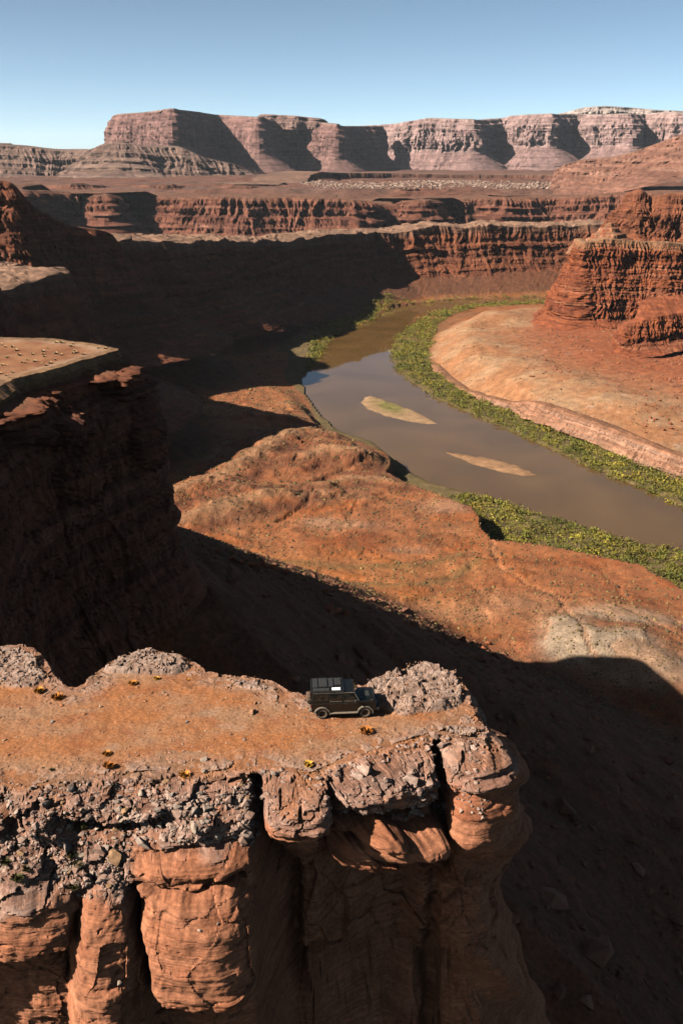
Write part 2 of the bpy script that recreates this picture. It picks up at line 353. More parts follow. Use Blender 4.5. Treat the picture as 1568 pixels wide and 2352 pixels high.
    t3 = np.interp(y, [800, 1300], [-146, -150]) + .44 * np.minimum(dn, 10) + 4 * n1 + 2 * n2 + n3
    tal = np.maximum(t1, t3)
    h = smax(tal, h, 7.0)
    h = np.where(d_r < 2, np.minimum(h, bank), h)
    return h, dict(d_r=d_r, d_rb=d_rb, d_lb=d_lb, e=e, n1=n1, n2=n2, n3=n3, tal=tal, hill=hill, db=db, rg=rg)
SPURS = [(rb([(385, 1165), (450, 1128), (520, 1098), (585, 1060), (630, 1015), (690, 988), (770, 992)], -184), 13, 9), (rb([(700, 1062), (745, 1042), (820, 1048), (880, 1052)], -184), 13, 8), (rb([(430, 1215), (520, 1180), (600, 1160), (660, 1150)], -184), 12, 6),
         (rb([(740, 1120), (800, 1100), (880, 1100), (930, 1110)], -184), 9, 4), (rb([(470, 1300), (600, 1318), (760, 1335), (920, 1340), (1040, 1318), (1105, 1275)], -180), 4, 1.5), (rb([(470, 1272), (620, 1285), (800, 1295), (960, 1290), (1060, 1265)], -180), 4, 1.2)]
WASHES = [(rb([(1125, 1225), (1150, 1290), (1200, 1320), (1260, 1345), (1295, 1375), (1275, 1400), (1255, 1425), (1250, 1470)], -178), 1.5, .7),
          (rb([(1300, 1365), (1380, 1370), (1440, 1395), (1500, 1430), (1568, 1465), (1700, 1540)], -178), 1.3, .6),
          (rb([(1290, 1380), (1330, 1440), (1350, 1500), (1380, 1540)], -178), 1.3, .7),
          (rb([(1110, 1260), (1080, 1290), (1000, 1320), (900, 1325), (700, 1310), (560, 1290)], -178), 2.2, .9),
          (rb([(690, 1150), (700, 1120), (760, 1090), (840, 1060), (905, 1055)], -184), 2.5, 1.8),
          (rb([(640, 1195), (700, 1160), (720, 1130)], -182), 2.0, 2.0)]

# ------------------------------------------------------------------ ground
ny, nx = 600, 420
gy = np.geomspace(75, 2080, ny); t = np.linspace(-1, 1, nx)
GX = t[None, :] * (gy[:, None] * .40 + 55) ; GY = gy[:, None] * np.ones((1, nx))
GX = GX.astype(np.float32); GY = GY.astype(np.float32)
GH, I = ground_h(GX, GY)
slope = np.hypot(*np.gradient(GH)) / np.maximum(.4, np.gradient(GY, axis=0))
ORANGE, RUST, TAN, PALE, GREYP, DARKR, WET = (.310, .092, .026), (.205, .058, .020), (.28, .118, .050), (.35, .205, .13), (.31, .225, .155), (.125, .045, .024), (.12, .065, .03)
n4 = fbm(GX / 45 + 9, GY / 45, octv=5); n5 = fbm(GX / 140 + 2, GY / 140 + 7, octv=4); n6 = fbm(GX / 9 + 1, GY / 9, octv=4)
gc = mixc(ORANGE, RUST, sstep(-.15, .35, n5 + .4 * n4))
gc = mixc(gc, TAN, sstep(.05, .4, n4 + .25 * n6) * .55)
# hills: pale crests between dark rusty bands
bandq = I['hill'] / 2.6 + .25 * I['n3']; fr = bandq - np.floor(bandq)
gc = mixc(gc, (.30, .165, .09), sstep(.4, 1.4, I['hill']) * sstep(-.1, .25, n4 + .3 * n6) * .75); gc = mixc(gc, (.135, .052, .026), sstep(.4, 1.4, I['hill']) * sstep(-.05, .2, perlin(I['hill'] / 2.4 + .6 * n4, GX / 60) + .35 * n6) * .9)
gc = mixc(gc, (.16, .075, .035), sstep(.02, .3, fbm(GX / 14 + 4, GY / 9, octv=5)) * sstep(-.2, .2, n5 + .2) * .65)
def blob(u, v, rx, ry, z=-178):
    cx, cy, _ = at_z(u, v, z); return np.exp(-((GX - cx) / rx) ** 2 - ((GY - cy) / ry) ** 2)
def spots(lst): return np.clip(sum(blob(*a) * (1 + .8 * n6) for a in lst), 0, 1)
gc = mixc(gc, PALE, spots([(1020, 1140, 22, 14), (740, 1185, 14, 9), (940, 1248, 12, 5), (1000, 1380, 16, 8), (1060, 1400, 18, 9), (800, 1190, 22, 8), (1180, 1370, 20, 10)]) * .7)
gc = mixc(gc, GREYP, np.clip(spots([(1290, 1450, 11, 17), (1320, 1500, 14, 12), (1430, 1490, 16, 10), (1480, 1530, 20, 10), (1530, 1550, 22, 9), (1400, 1400, 22, 8), (1470, 1420, 20, 8)]) * 1.3, 0, .95))
gc = mixc(gc, RUST, spots([(1280, 1290, 34, 14), (1400, 1330, 30, 16), (1500, 1360, 30, 16), (720, 1060, 30, 30), (600, 1090, 25, 25), (820, 1065, 25, 20)]) * .75)
gc = mixc(gc, (.34, .12, .032), spots([(900, 1300, 70, 14), (620, 1270, 50, 12), (860, 1370, 70, 16), (980, 1430, 40, 14)]) * .7)
gc = mixc(gc, (.33, .135, .06), sstep(.40, .6, I['rg']) * .4)
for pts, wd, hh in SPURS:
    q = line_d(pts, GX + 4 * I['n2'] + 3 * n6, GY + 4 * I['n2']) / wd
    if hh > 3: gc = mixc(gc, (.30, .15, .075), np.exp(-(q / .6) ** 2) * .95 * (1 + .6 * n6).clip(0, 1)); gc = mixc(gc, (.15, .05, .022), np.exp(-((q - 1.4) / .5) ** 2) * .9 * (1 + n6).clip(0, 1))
    else: gc = mixc(gc, (.17, .10, .035), np.exp(-(q / .9) ** 2) * .7)
for pts, wd, dp in WASHES: gc = mixc(gc, (.36, .16, .075), np.exp(-(line_d(pts, GX + 5 * I['n2'] + 2 * I['n3'], GY + 5 * I['n2'] - 2 * I['n3']) / (wd * .8)) ** 2) * (.6 if wd < 2 else 0))
rbm = sstep(-2, 4, I['d_rb'])
rc = mixc((.33, .145, .065), (.36, .205, .11), sstep(-.2, .3, n4)); rc = mixc(rc, (.27, .082, .034), sstep(60, 170, I['d_rb'] + 60 * n5)); rc = mixc(rc, (.44, .31, .22), sstep(.26, .5, n6 + .5 * n5) * .45)
gc = mixc(gc, rc, rbm)
flood = (I['d_lb'] < 0) & (I['d_rb'] < 0) & (I['d_r'] < 60)
gc = mixc(gc, (.115, .088, .034), flood * .9 * (1 - .8 * sstep(1150, 1400, GY))); gc = mixc(gc, (.26, .17, .085), flood * sstep(.18, .35, I['n3']) * .5)
gc = mixc(gc, WET, sstep(5, 0, I['d_r']))
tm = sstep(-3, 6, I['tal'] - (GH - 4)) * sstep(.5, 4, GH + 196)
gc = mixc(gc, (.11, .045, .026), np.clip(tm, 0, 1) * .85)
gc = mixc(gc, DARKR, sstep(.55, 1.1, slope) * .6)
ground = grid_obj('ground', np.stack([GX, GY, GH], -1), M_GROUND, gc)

# water
m_w, t_w, b_w = nodes('river_water')
b_w.inputs['Base Color'].default_value = (.062, .031, .010, 1); b_w.inputs['Roughness'].default_value = .03; b_w.inputs['IOR'].default_value = 1.42
nz = t_w.nodes.new('ShaderNodeTexNoise'); nz.inputs['Scale'].default_value = .06; nz.inputs['Detail'].default_value = 4
geo = t_w.nodes.new('ShaderNodeNewGeometry'); t_w.links.new(geo.outputs['Position'], nz.inputs['Vector'])
bp = t_w.nodes.new('ShaderNodeBump'); bp.inputs['Strength'].default_value = .03; bp.inputs['Distance'].default_value = .25
n2_ = t_w.nodes.new('ShaderNodeTexNoise'); n2_.inputs['Scale'].default_value = .012; n2_.inputs['Detail'].default_value = 5; n2_.inputs['Distortion'].default_value = 1.2; t_w.links.new(geo.outputs['Position'], n2_.inputs['Vector'])
rp_ = t_w.nodes.new('ShaderNodeValToRGB'); rp_.color_ramp.elements[0].position = .35; rp_.color_ramp.elements[1].position = .65; rp_.color_ramp.elements[0].color = (.056, .031, .0105, 1); rp_.color_ramp.elements[1].color = (.078, .043, .015, 1)
t_w.links.new(n2_.outputs[0], rp_.inputs[0]); t_w.links.new(rp_.outputs[0], b_w.inputs['Base Color'])
t_w.links.new(nz.outputs[0], bp.inputs['Height']); t_w.links.new(bp.outputs[0], b_w.inputs['Normal'])
wx0, wx1 = -150, 900
river = link('river', raw_mesh('river', [(wx0, 150, ZR), (wx1, 150, ZR), (wx1, 1720, ZR), (wx0, 1720, ZR)], [(0, 1, 2, 3)], m_w)); river['kind'] = 'structure'
river['label'] = 'wide muddy brown river curving through the canyon floor'

# ------------------------------------------------------------------ canyon walls
RED = [(.10, .032, .018), (.20, .060, .028), (.26, .085, .038), (.16, .050, .025), (.30, .11, .055), (.22, .068, .030)]
REDHOT = [(.13, .034, .015), (.24, .060, .021), (.28, .080, .029), (.18, .044, .018), (.32, .118, .055), (.24, .066, .025)]
MAUVE = [(.13, .072, .058), (.22, .135, .115), (.30, .19, .165), (.19, .112, .095), (.36, .25, .22), (.25, .155, .13)]
CAPC = (.33, .185, .12); SOILC = (.26, .115, .055)

# the near left butte: a square-shouldered wall with its foot in shadow
br = [(x, y, 0) for x, y in BUTTE_RIM][::-1]
sp = [6, 5, 4, 3, 2, 2, 2, 1, .5, .3, .22, .2, .2, .2, .2, .2, .22, .25, .3, .4, .6, 1.5][::-1]
butte, b_st, b_P = canyon_wall('butte_cliff', br, sp, [(-3, -.2), (-1.2, .1), (0, 0), (.5, -1.2), (.3, -2.2), (2.4, -3.2), (2.8, -5.5), (5, -7), (5.8, -10), (7, -17), (7.6, -28), (9, -40), (14, -50)], 330,
    [(.085, .030, .018), (.16, .052, .027), (.22, .075, .036), (.12, .040, .022), (.24, .09, .05), (.17, .055, .027)], (.30, .165, .085), M_BUTTE, lam=13, flute=2.4, lay=1.1, layh=2.6, rough=.9, smooth=4, nsmooth=14, seed=2, cap_h=2.0, extra=lambda u, v: sum(h * np.sqrt(np.clip(1 - ((u + 16 * perlin(u / 14, v / 9) - a) / rx) ** 2 - ((v + 12 * perlin(u / 13 + 5, v / 10) - b) / ry) ** 2, 0, 1)) for a, b, rx, ry, h in ((285, 880, 56, 40, 3.4), (228, 866, 34, 22, 3), (60, 965, 95, 60, 4.2), (140, 985, 60, 44, 3), (-20, 910, 70, 50, 3), (330, 1010, 40, 70, 2), (180, 1100, 60, 60, 2))))
def butte_col(X, Y, d):
    n = fbm(X / 6, Y / 6, octv=4); c = mixc((.30, .14, .066), (.22, .085, .038), sstep(-.2, .3, n)); return mixc(c, (.36, .25, .17), sstep(5, 1, d + 4 * n) * .7)
cap('butte_top', BUTTE_POLY, lambda X, Y: -.05 + .35 * fbm(X / 7, Y / 7, octv=5), .45, 1.2, M_SOIL, butte_col, box=(-100, 118, 0, 200))
cap('butte_top_behind', BUTTE_POLY, -.4, 6, 4, M_SOIL, butte_col)

# a dark ridge standing on the left end of the neck
ridge_line = [at_y(-420, 405, 900), at_y(-200, 395, 905), at_y(-60, 404, 910), at_y(30, 420, 915), at_y(58, 452, 918), at_y(76, 476, 922), at_y(118, 498, 930), at_y(165, 521, 940), at_y(225, 527, 955), at_y(258, 538, 968), at_y(276, 560, 985), at_y(262, 552, 1040), at_y(180, 528, 1060)]
canyon_wall('ridge', ridge_line, .9, [(-18, -1), (-6, .5), (0, 0), (1.5, -6), (4, -8), (6, -18), (13, -22), (18, -38), (30, -60), (38, -80)], 130, RED, (.27, .10, .05), M_WALL, lam=28, flute=9, lay=4, layh=6.5, rough=3.2, seed=5, hscale=[1.2, 1.2, 1.3, 1.3, 1.1, .9, .7, .55, .5, .5])

# the long neck across the middle: shaded wall on the left, fluted red wall on the right
canyon_wall('neck_cliff', NECK_RIM, [8 if (x < -290 and y < 680) or x > 520 else float(np.clip(.95 * abs(y) / 1000, .7, 1.1)) for x, y, z in NECK_RIM],
    [(-90, -8), (-60, 2), (-30, 4), (-12, 1.5), (0, 0), (1, -14), (5, -26), (11, -31), (12, -38), (17, -42), (18, -52), (24, -56), (26, -64), (36, -71), (42, -80), (62, -92), (95, -108)], 210, RED, CAPC, M_WALL, lam=55, flute=13, lay=9, layh=8, rough=4., seed=7, cap_h=1.2, zrough=9, fluteband=([-110, -60, -32, -24, 0], [.25, .4, .6, 1.3, 1.3]), smooth=6, nsmooth=22)

# right: the red butte in tiers
rbz = -60
red_rim = [at_y(1950, 572, 1190), at_y(1700, 566, 1205), at_y(1620, 560, 1212), at_y(1568, 560, 1222), at_y(1535, 556, 1218), at_y(1490, 556, 1228), at_y(1440, 552, 1226), at_y(1390, 548, 1224), at_y(1345, 556, 1222), at_y(1328, 552, 1250), at_y(1322, 548, 1300), at_y(1345, 560, 1400), at_y(1400, 556, 1500), at_y(1500, 556, 1700)]
red_rim = red_rim[::-1]
RED_PROF = [(-9, -1), (-4, .6), (0, 0), (.8, -9), (2, -11), (2.6, -24), (4.5, -31), (9, -34), (11, -37), (12, -43), (15, -45), (16, -51), (19, -53), (20, -59), (23, -61), (24, -67), (27, -70), (28.5, -84), (30, -93), (38, -97), (58, -106), (95, -120)]
canyon_wall('red_butte', red_rim, [8, 3, 1.4, .8, .6, .6, .6, .6, .6, .6, .6, .6, 1., 2], RED_PROF, 330, REDHOT, (.36, .19, .10), M_WALL, lam=22, flute=6.0, lay=4.6, layh=4.6, rough=3.2, seed=9, smooth=2, cap_h=1, fluteband=([-130, -97, -92, -72, -66, -36, -30, 0], [.3, .7, 2.8, 2.4, 1.5, 1.5, 3.0, 2.6]), talus_col=(.26, .072, .030), talus_from=-96)
# its lower buttress at the right edge
low_rim = [at_y(1700, 700, 1060), at_y(1600, 715, 1035), at_y(1530, 722, 1030), at_y(1475, 735, 1025), at_y(1440, 745, 1030), at_y(1425, 750, 1060), at_y(1420, 745, 1110)]
canyon_wall('lower_buttress', low_rim[::-1], .6, [(-30, 14), (-12, 5), (-4, 1), (0, 0), (1.5, -13), (3, -24), (10, -30), (24, -36)], 130, REDHOT, (.30, .085, .035), M_WALL, lam=14, flute=6, lay=3.5, layh=5, rough=3.0, seed=12, fluteband=([-36, -26, -20, 0], [.3, 1, 2, 2]))
# the towers behind it
tow = [at_y(1360, 540, 1800), at_y(1400, 500, 1600), at_y(1428, 470, 1480), at_y(1436, 442, 1440), at_y(1455, 437, 1425), at_y(1478, 437, 1420), at_y(1496, 455, 1425), at_y(1530, 447, 1410), at_y(1590, 446, 1400), at_y(1700, 450, 1390), at_y(1900, 450, 1380)]
canyon_wall('tower_cliff', tow, .7, [(-30, -6), (-12, 2), (-5, 1), (0, 0), (1.5, -13), (7, -17), (8, -22), (14, -26), (16, -58), (22, -62), (30, -70), (60, -84)], 190, RED, (.28, .10, .05), M_WALL, lam=24, flute=9, lay=4, layh=8, rough=3, seed=14, fluteband=([-90, -64, -58, -27, -20, 0], [.5, .6, 2.4, 2.4, .9, 1.2]))

# second tier: the wall beyond the neck
t2 = [at_y(u, v, y) for u, v, y in [(u_, v_ - 8, y_) for u_, v_, y_ in [(-300, 436, 2500), (0, 436, 2400), (60, 446, 2380), (130, 447, 2560), (200, 452, 2600), (222, 456, 2540), (250, 455, 2530), (262, 456, 2700), (330, 458, 2750), (420, 462, 2600), (480, 460, 2560), (560, 462, 2540), (690, 462, 2560), (790, 466, 2540), (845, 470, 2580), (870, 478, 2720), (905, 470, 2800), (950, 468, 2700), (985, 468, 2690), (1010, 467, 2850), (1090, 464, 2880), (1150, 462, 2780), (1190, 464, 2800), (1270, 462, 2850), (1330, 458, 2760), (1400, 455, 2700), (1500, 452, 2650), (1700, 452, 2600)]]]
canyon_wall('second_tier', t2, 2.0, [(-330, -60), (-160, 3), (-70, 3), (-20, 2), (0, 0), (3, -20), (14, -26), (16, -40), (34, -48), (36, -62), (58, -72), (60, -82), (90, -96), (130, -118), (160, -150), (200, -170)], 170, [(.08, .028, .018), (.17, .056, .032), (.23, .085, .05), (.12, .040, .024), (.28, .12, .078), (.18, .062, .036)], (.22, .10, .06), M_WALL, lam=95, flute=46, lay=15, layh=8.5, rough=7, seed=17, smooth=5, nsmooth=14, fluteband=([-170, -80, -60, 0], [.4, .8, 1, 1.4]))

# ------------------------------------------------------------------ the far country
# the plain beyond, out to the horizon
px_ = np.linspace(-1, 1, 260); py_ = np.concatenate([np.geomspace(2800, 5200, 190)[:-1], np.geomspace(5200, 30000, 40)])
PX = px_[None, :] * (py_[:, None] * .70 + 300); PY = py_[:, None] * np.ones((1, 260))
PZ = np.interp(PY, [2300, 2820, 3050, 4200, 5200, 30000], [-205, -205, -78, -64, -75, -120]) + 0
pn = fbm(PX / 420, PY / 200, octv=6); PZ = PZ + (5 * pn + 9 * (layers(pn * 22, 2.2, 3) - .5) + 2.5 * fbm(PX / 40, PY / 40, octv=3)) * np.interp(PY, [2900, 3050], [0, 1])
pc = mixc((.16, .064, .040), (.14, .075, .055), sstep(-.2, .3, fbm(PX / 500, PY / 200, octv=4))); pc = mixc(pc, (.10, .048, .034), sstep(.05, .3, fbm(PX / 160, PY / 60, octv=5)) * .8)
grid_obj('plain', np.stack([PX, PY, PZ], -1), M_PLAT, pc)
# gorge floor behind the neck
V = [(-2500, 1760, -203.5), (2500, 1760, -203.5), (2500, 2700, -203.5), (-2500, 2700, -203.5)]
link('gorge_floor', raw_mesh('gorge_floor', V, [(0, 1, 2, 3)], M_PLAT, col=[(.2, .08, .04)] * 4))['kind'] = 'structure'
# a broken terrace on the left of the plain
tr = [at_y(u, v, y) for u, v, y in [(-300, 424, 3100), (-60, 423, 3020), (20, 425, 3060), (70, 427, 3180), (110, 425, 3120), (165, 423, 3040), (215, 425, 3080), (262, 428, 3220), (300, 427, 3200), (340, 425, 3100), (400, 426, 3080), (432, 428, 3200), (500, 428, 3210), (528, 427, 3090), (580, 428, 3100), (612, 431, 3240), (690, 434, 3330)]]
canyon_wall('terrace_ledge', tr, 1.6, [(-260, -30), (-60, 1), (-20, 1), (0, 0), (2, -8), (14, -11), (16, -17), (40, -24), (80, -34)], 70, [(.09, .034, .022), (.17, .062, .038), (.22, .09, .056), (.12, .045, .028)], (.19, .085, .053), M_FAR, lam=60, flute=20, lay=9, layh=6, rough=5, seed=51)
# thin dark rim on the plain
rim3 = [at_y(u, v, y) for u, v, y in [(640, 425, 3300), (652, 418, 3350), (672, 430, 3400), (700, 422, 3500), (712, 402, 3650), (738, 394, 3700), (755, 396, 3720), (790, 397, 3800), (900, 398, 3900), (1060, 401, 3900), (1200, 401, 3850), (1330, 402, 3700), (1420, 408, 3600), (1568, 415, 3500), (1750, 418, 3400)]]
canyon_wall('rim_ledge', rim3, 2.5, [(-200, 0), (-40, 1), (0, 0), (3, -19), (14, -24), (40, -34), (80, -44)], 60, [(.10, .045, .03), (.15, .06, .04), (.19, .08, .05)], (.24, .13, .09), M_FAR, lam=60, flute=14, lay=5, layh=8, rough=4, seed=21)
# layered slopes at the far left
ls = [at_y(u, v, y) for u, v, y in [(-300, 328, 4300), (-80, 330, 4250), (0, 333, 4200), (70, 338, 4230), (130, 346, 4260), (180, 347, 4260), (215, 342, 4200), (232, 331, 4160), (262, 327, 4130), (300, 330, 4150), (345, 337, 4200), (415, 338, 4230), (470, 362, 4250), (535, 376, 4300), (585, 392, 4400), (640, 402, 4500)]]
canyon_wall('layered_slope', ls, 3.2, [(-150, 6), (-40, 2), (0, 0), (2, -10), (34, -26), (60, -36), (64, -54), (96, -66), (100, -78), (140, -92), (146, -104), (200, -118), (260, -140), (300, -160)], 150,
    [(.12, .068, .052), (.22, .125, .09), (.17, .10, .08), (.28, .175, .135), (.16, .082, .06), (.24, .135, .10)], (.24, .15, .115), M_FAR, lam=130, flute=42, lay=17, layh=15, rough=7, seed=23, fluteband=([-160, 0], [1.6, 1.2]))
# reddish slope at the far right
rs = [at_y(u, v, y) for u, v, y in [(1270, 392, 3160), (1296, 378, 3150), (1330, 368, 3130), (1362, 365, 3110), (1400, 362, 3090), (1450, 350, 3060), (1500, 332, 3030), (1568, 308, 3000), (1660, 280, 2980), (1800, 250, 2960)]]
canyon_wall('red_slope', rs, 2.6, [(-120, 2), (-30, 2), (0, 0), (2, -8), (26, -16), (30, -24), (60, -34), (64, -44), (110, -60), (114, -68), (170, -88), (260, -118)], 130,
    [(.15, .062, .04), (.26, .12, .08), (.21, .09, .06), (.32, .16, .11), (.2, .085, .055)], (.29, .15, .10), M_FAR, lam=120, flute=16, lay=15, layh=9, rough=6, seed=25)
# the great mesas on the skyline
def mesa(name, pts, spacing, cliff, seed, pal, lam=120, flute=46, layh=20, talus=(.24, .13, .11), capc=(.34, .23, .19), hs=None, apron=True, lay=10):
    rim = [at_y(*p) for p in pts]
    c = cliff
    pr = [(-90, -14), (-60, 2), (-20, 2), (0, 0), (4, -.11 * c), (22, -.16 * c), (26, -.30 * c), (34, -.34 * c), (38, -.98 * c), (46, -1.03 * c), (120, -1.32 * c), (200, -1.62 * c), (206, -1.70 * c), (330, -2.05 * c), (460, -2.4 * c)]
    if not apron: pr = [(-60, -6), (-20, 1), (0, 0), (4, -.3 * c), (30, -.5 * c), (34, -.9 * c), (44, -1.2 * c)]
    return canyon_wall(name, rim, spacing, pr, 190, pal, capc, M_FAR,
        lam=lam, flute=flute, lay=lay, layh=layh, rough=6, seed=seed, smooth=2, nsmooth=5, cap_h=0, fluteband=([-2.4 * c, -1.1 * c, -1.0 * c, -.36 * c, -.3 * c, 0], [.5, .5, 1.5, 1.5, .7, .5]), talus_col=talus, talus_from=-1.02 * c, hscale=hs)
M1 = [(330, 262, 6500), (284, 263, 5700), (262, 266, 5330), (259, 266, 5270), (268, 262, 5240), (330, 258, 5130), (392, 249, 4960), (402, 251, 4960), (412, 252, 5060), (450, 256, 5300), (500, 264, 5640), (528, 266, 5600), (560, 268, 5480), (592, 270, 5360), (602, 272, 5380), (612, 275, 5520), (640, 278, 5720), (690, 280, 5760), (730, 282, 5640), (772, 286, 5540), (782, 288, 5560), (790, 290, 5700), (830, 290, 6050), (880, 290, 6250)]
mesa('great_mesa', M1, 5, 172, 31, [(.085, .040, .036), (.20, .100, .086), (.28, .150, .130), (.14, .070, .062), (.33, .19, .16)], lam=70, flute=24, lay=6)
M1b = [(594, 264, 5800), (600, 262, 5700), (680, 266, 5650), (735, 272, 5680), (745, 276, 5760)]
mesa('mesa_cap', M1b, 5, 60, 33, [(.15, .085, .07), (.25, .15, .125), (.32, .20, .17)], apron=False)
M2 = [(780, 292, 6900), (870, 287, 6650), (905, 284, 6380), (940, 278, 6300), (985, 271, 6260), (1040, 273, 6180), (1088, 274, 6100), (1098, 275, 6120), (1108, 276, 6280), (1150, 272, 6480), (1172, 266, 6440), (1195, 264, 6300), (1240, 262, 6220), (1266, 261, 6180), (1274, 262, 6220), (1282, 263, 6360), (1320, 262, 6520), (1345, 262, 6480), (1362, 264, 6340), (1400, 262, 6260), (1448, 261, 6200), (1456, 262, 6230), (1464, 263, 6380), (1482, 262, 6440), (1510, 258, 6320), (1568, 258, 6240), (1660, 262, 6150), (1800, 262, 6100)]
mesa('pale_mesa', M2, 5, 178, 35, [(.15, .080, .075), (.29, .175, .16), (.40, .265, .24), (.22, .125, .118), (.47, .335, .30)], talus=(.26, .15, .135), capc=(.42, .33, .29), lam=110, flute=50)
M3 = [(1280, 262, 6900), (1300, 257, 6800), (1345, 246, 6700), (1390, 243, 6650), (1450, 247, 6650), (1500, 252, 6600), (1545, 254, 6600), (1700, 262, 6600)]
mesa('mesa_dome', M3, 6, 60, 37, [(.36, .27, .24), (.46, .37, .33), (.30, .21, .19)], capc=(.36, .29, .24), flute=40, apron=False)
M4 = [(60, 346, 15000), (110, 346, 14500), (140, 343, 14000), (190, 342, 14000), (230, 345, 14000), (300, 346, 14500)]
mesa('distant_mesa', M4, 20, 60, 39, [(.3, .2, .18), (.36, .26, .24)], flute=60)

# ------------------------------------------------------------------ the mesa in front
FG_PX = [(-900, 1850), (-500, 1835), (-200, 1822), (-60, 1815), (0, 1812), (40, 1822), (180, 1800), (300, 1788), (400, 1784), (480, 1788), (560, 1776), (612, 1772), (660, 1778), (720, 1792), (760, 1772), (850, 1742), (940, 1712), (985, 1700), (1004, 1692), (1030, 1702), (1075, 1712), (1112, 1700), (1118, 1670), (1095, 1640), (1082, 1612), (1072, 1580), (1056, 1553), (1010, 1536), (965, 1529), (900, 1547), (845, 1568), (815, 1580), (760, 1590), (700, 1597), (655, 1588), (640, 1572), (590, 1556), (480, 1545), (438, 1520), (425, 1505), (335, 1492), (255, 1518), (212, 1545), (202, 1568), (165, 1584), (128, 1558), (95, 1505), (60, 1484), (0, 1484), (-100, 1480), (-400, 1470), (-900, 1450)]
FG_SP = 1.25 * np.array([.6, .3, .12, .06, .055, .05, .05, .05, .05, .05, .05, .05, .05, .05, .05, .05, .05, .05, .045, .045, .045, .045, .045, .05, .06, .07, .07, .07, .07, .07, .07, .08, .09, .08, .07, .07, .07, .07, .07, .07, .07, .07, .07, .07, .07, .07, .07, .07, .08, .1, .3, 1.2])
fr_ = np.array([at_z(u, v, 0) for u, v in FG_PX])
FG_POLY = [tuple(p[:2]) for p in fr_]
FG_SP[25:] *= 1.5
fs = Strip(fr_, FG_SP, smooth=4, nsmooth=20)
# roughen the rim itself
jx = fbm(fs.Q[:, 0] / 3.5, fs.Q[:, 1] / 3.5, octv=5) * .8 + .25 * (cells(fs.Q[:, 0] / .9, fs.Q[:, 1] / .9)[1] - .5)
# left front breaks down as a rubble slope, right front and the back drop steeply
zt = np.concatenate([np.linspace(0, -17, 250)[:-1], np.linspace(-17, -56, 36)])
oL = np.interp(-zt, [0, .5, 1.4, 3, 5, 8, 11, 16, 30, 56], [0, .9, 2.3, 3.8, 4.3, 5.5, 6.1, 6.6, 9, 24])
oR = np.interp(-zt, [0, .3, 1, 4, 7, 9, 16, 30, 56], [0, .5, 1.2, 2.6, 3.4, 3.6, 3.7, 6, 22])
oB = np.interp(-zt, [0, .6, 2, 6, 10, 16, 30, 56], [0, .3, .9, 1.6, 3.0, 4.4, 9, 24])
ub = np.array([np.argmin(np.hypot(fs.Q[:, 0] - at_z(u, v)[0], fs.Q[:, 1] - at_z(u, v)[1])) for u, v in ((560, 1776), (640, 1775), (1004, 1692), (1095, 1640))])
ii = np.arange(len(fs.Q)); wL = 1 - sstep(ub[0], ub[1], ii); wB = sstep(ub[2], ub[3], ii)
oo = oL[:, None] * wL + (1 - wL) * (oR[:, None] * (1 - wB) + oB[:, None] * wB)
inn = np.linspace(-3.0, 0, 22)[:-1]
oo = np.concatenate([inn[:, None] * np.ones(len(ii)), oo]); zz_ = np.concatenate([-.12 * (np.abs(inn) > 2.6), zt])
B = fs.base(oo, zz_); SS = np.concatenate([np.zeros((1, len(ii))), np.cumsum(np.hypot(np.diff(oo, axis=0), np.diff(zz_)[:, None]), 0)]) 
# lower right part of the front stands back behind the left bulges
PU, PV = proj(B)
front = (1 - sstep(ub[3] - 40, ub[3] + 120, ii))[None, :] * np.ones((len(zz_), 1))
def ell(u, v, rx, ry, rot=0, p=2.0, sharp=.5):
    c, s_ = math.cos(R(rot)), math.sin(R(rot)); a = PU - u; b = PV - v
    d = (np.abs((a * c + b * s_) / rx) ** p + np.abs((-a * s_ + b * c) / ry) ** p)
    return np.clip(1 - d, 0, 1) ** sharp
wu = PU + 9 * perlin(PU / 40, PV / 40) + 5 * perlin(PU / 14, PV / 14 + 9); wv = PV + 9 * perlin(PU / 40 + 7, PV / 40) + 4 * perlin(PU / 14, PV / 14 + 3)
PU, PV = wu, wv
bul = np.zeros_like(PU)
for (u, v, rx, ry, rot, p, sh, h) in (
    (250, 2180, 84, 175, 4, 2.4, .5, 1.9),      # tall pillar on the lower left
    (240, 2330, 80, 90, 0, 2.4, .5, 1.9),
    (458, 2150, 152, 145, 8, 2.8, .55, 2.3),    # the big bulge
    (440, 1985, 150, 36, -8, 2.6, .6, 1.1),     # the bed above it
    (350, 2020, 60, 40, 0, 2.0, .6, .8),
    (676, 1838, 82, 84, -6, 2.5, .5, 1.8),      # rounded nose
    (712, 1910, 30, 46, 20, 2.0, .6, .9),
    (888, 1772, 128, 74, -12, 3.0, .45, 1.5),   # slab right of it
    (915, 1955, 138, 58, -22, 2.6, .5, 3.1),    # lit step below
    (868, 1908, 46, 34, 0, 2.2, .5, 3.0),
    (1100, 1745, 88, 70, 0, 2.6, .5, 1.6),      # pillar: head and body
    (1095, 1885, 80, 118, 6, 2.6, .5, 1.7),
    (1160, 1900, 50, 110, 0, 2.4, .5, .9),
    (80, 2110, 112, 84, 0, 2.6, .5, 1.2),       # broken slabs on the far left
    (60, 2230, 80, 60, 10, 2.2, .5, .6),
    (110, 1870, 84, 60, 0, 2.6, .5, .9),
    (420, 1870, 170, 80, -14, 2.6, .6, .5)):
    bul = np.maximum(bul, h * ell(u, v, rx, ry, rot, p, sh))
def crev(pts, w):
    return np.exp(-(line_d(pts, PU, PV) / w) ** 2)
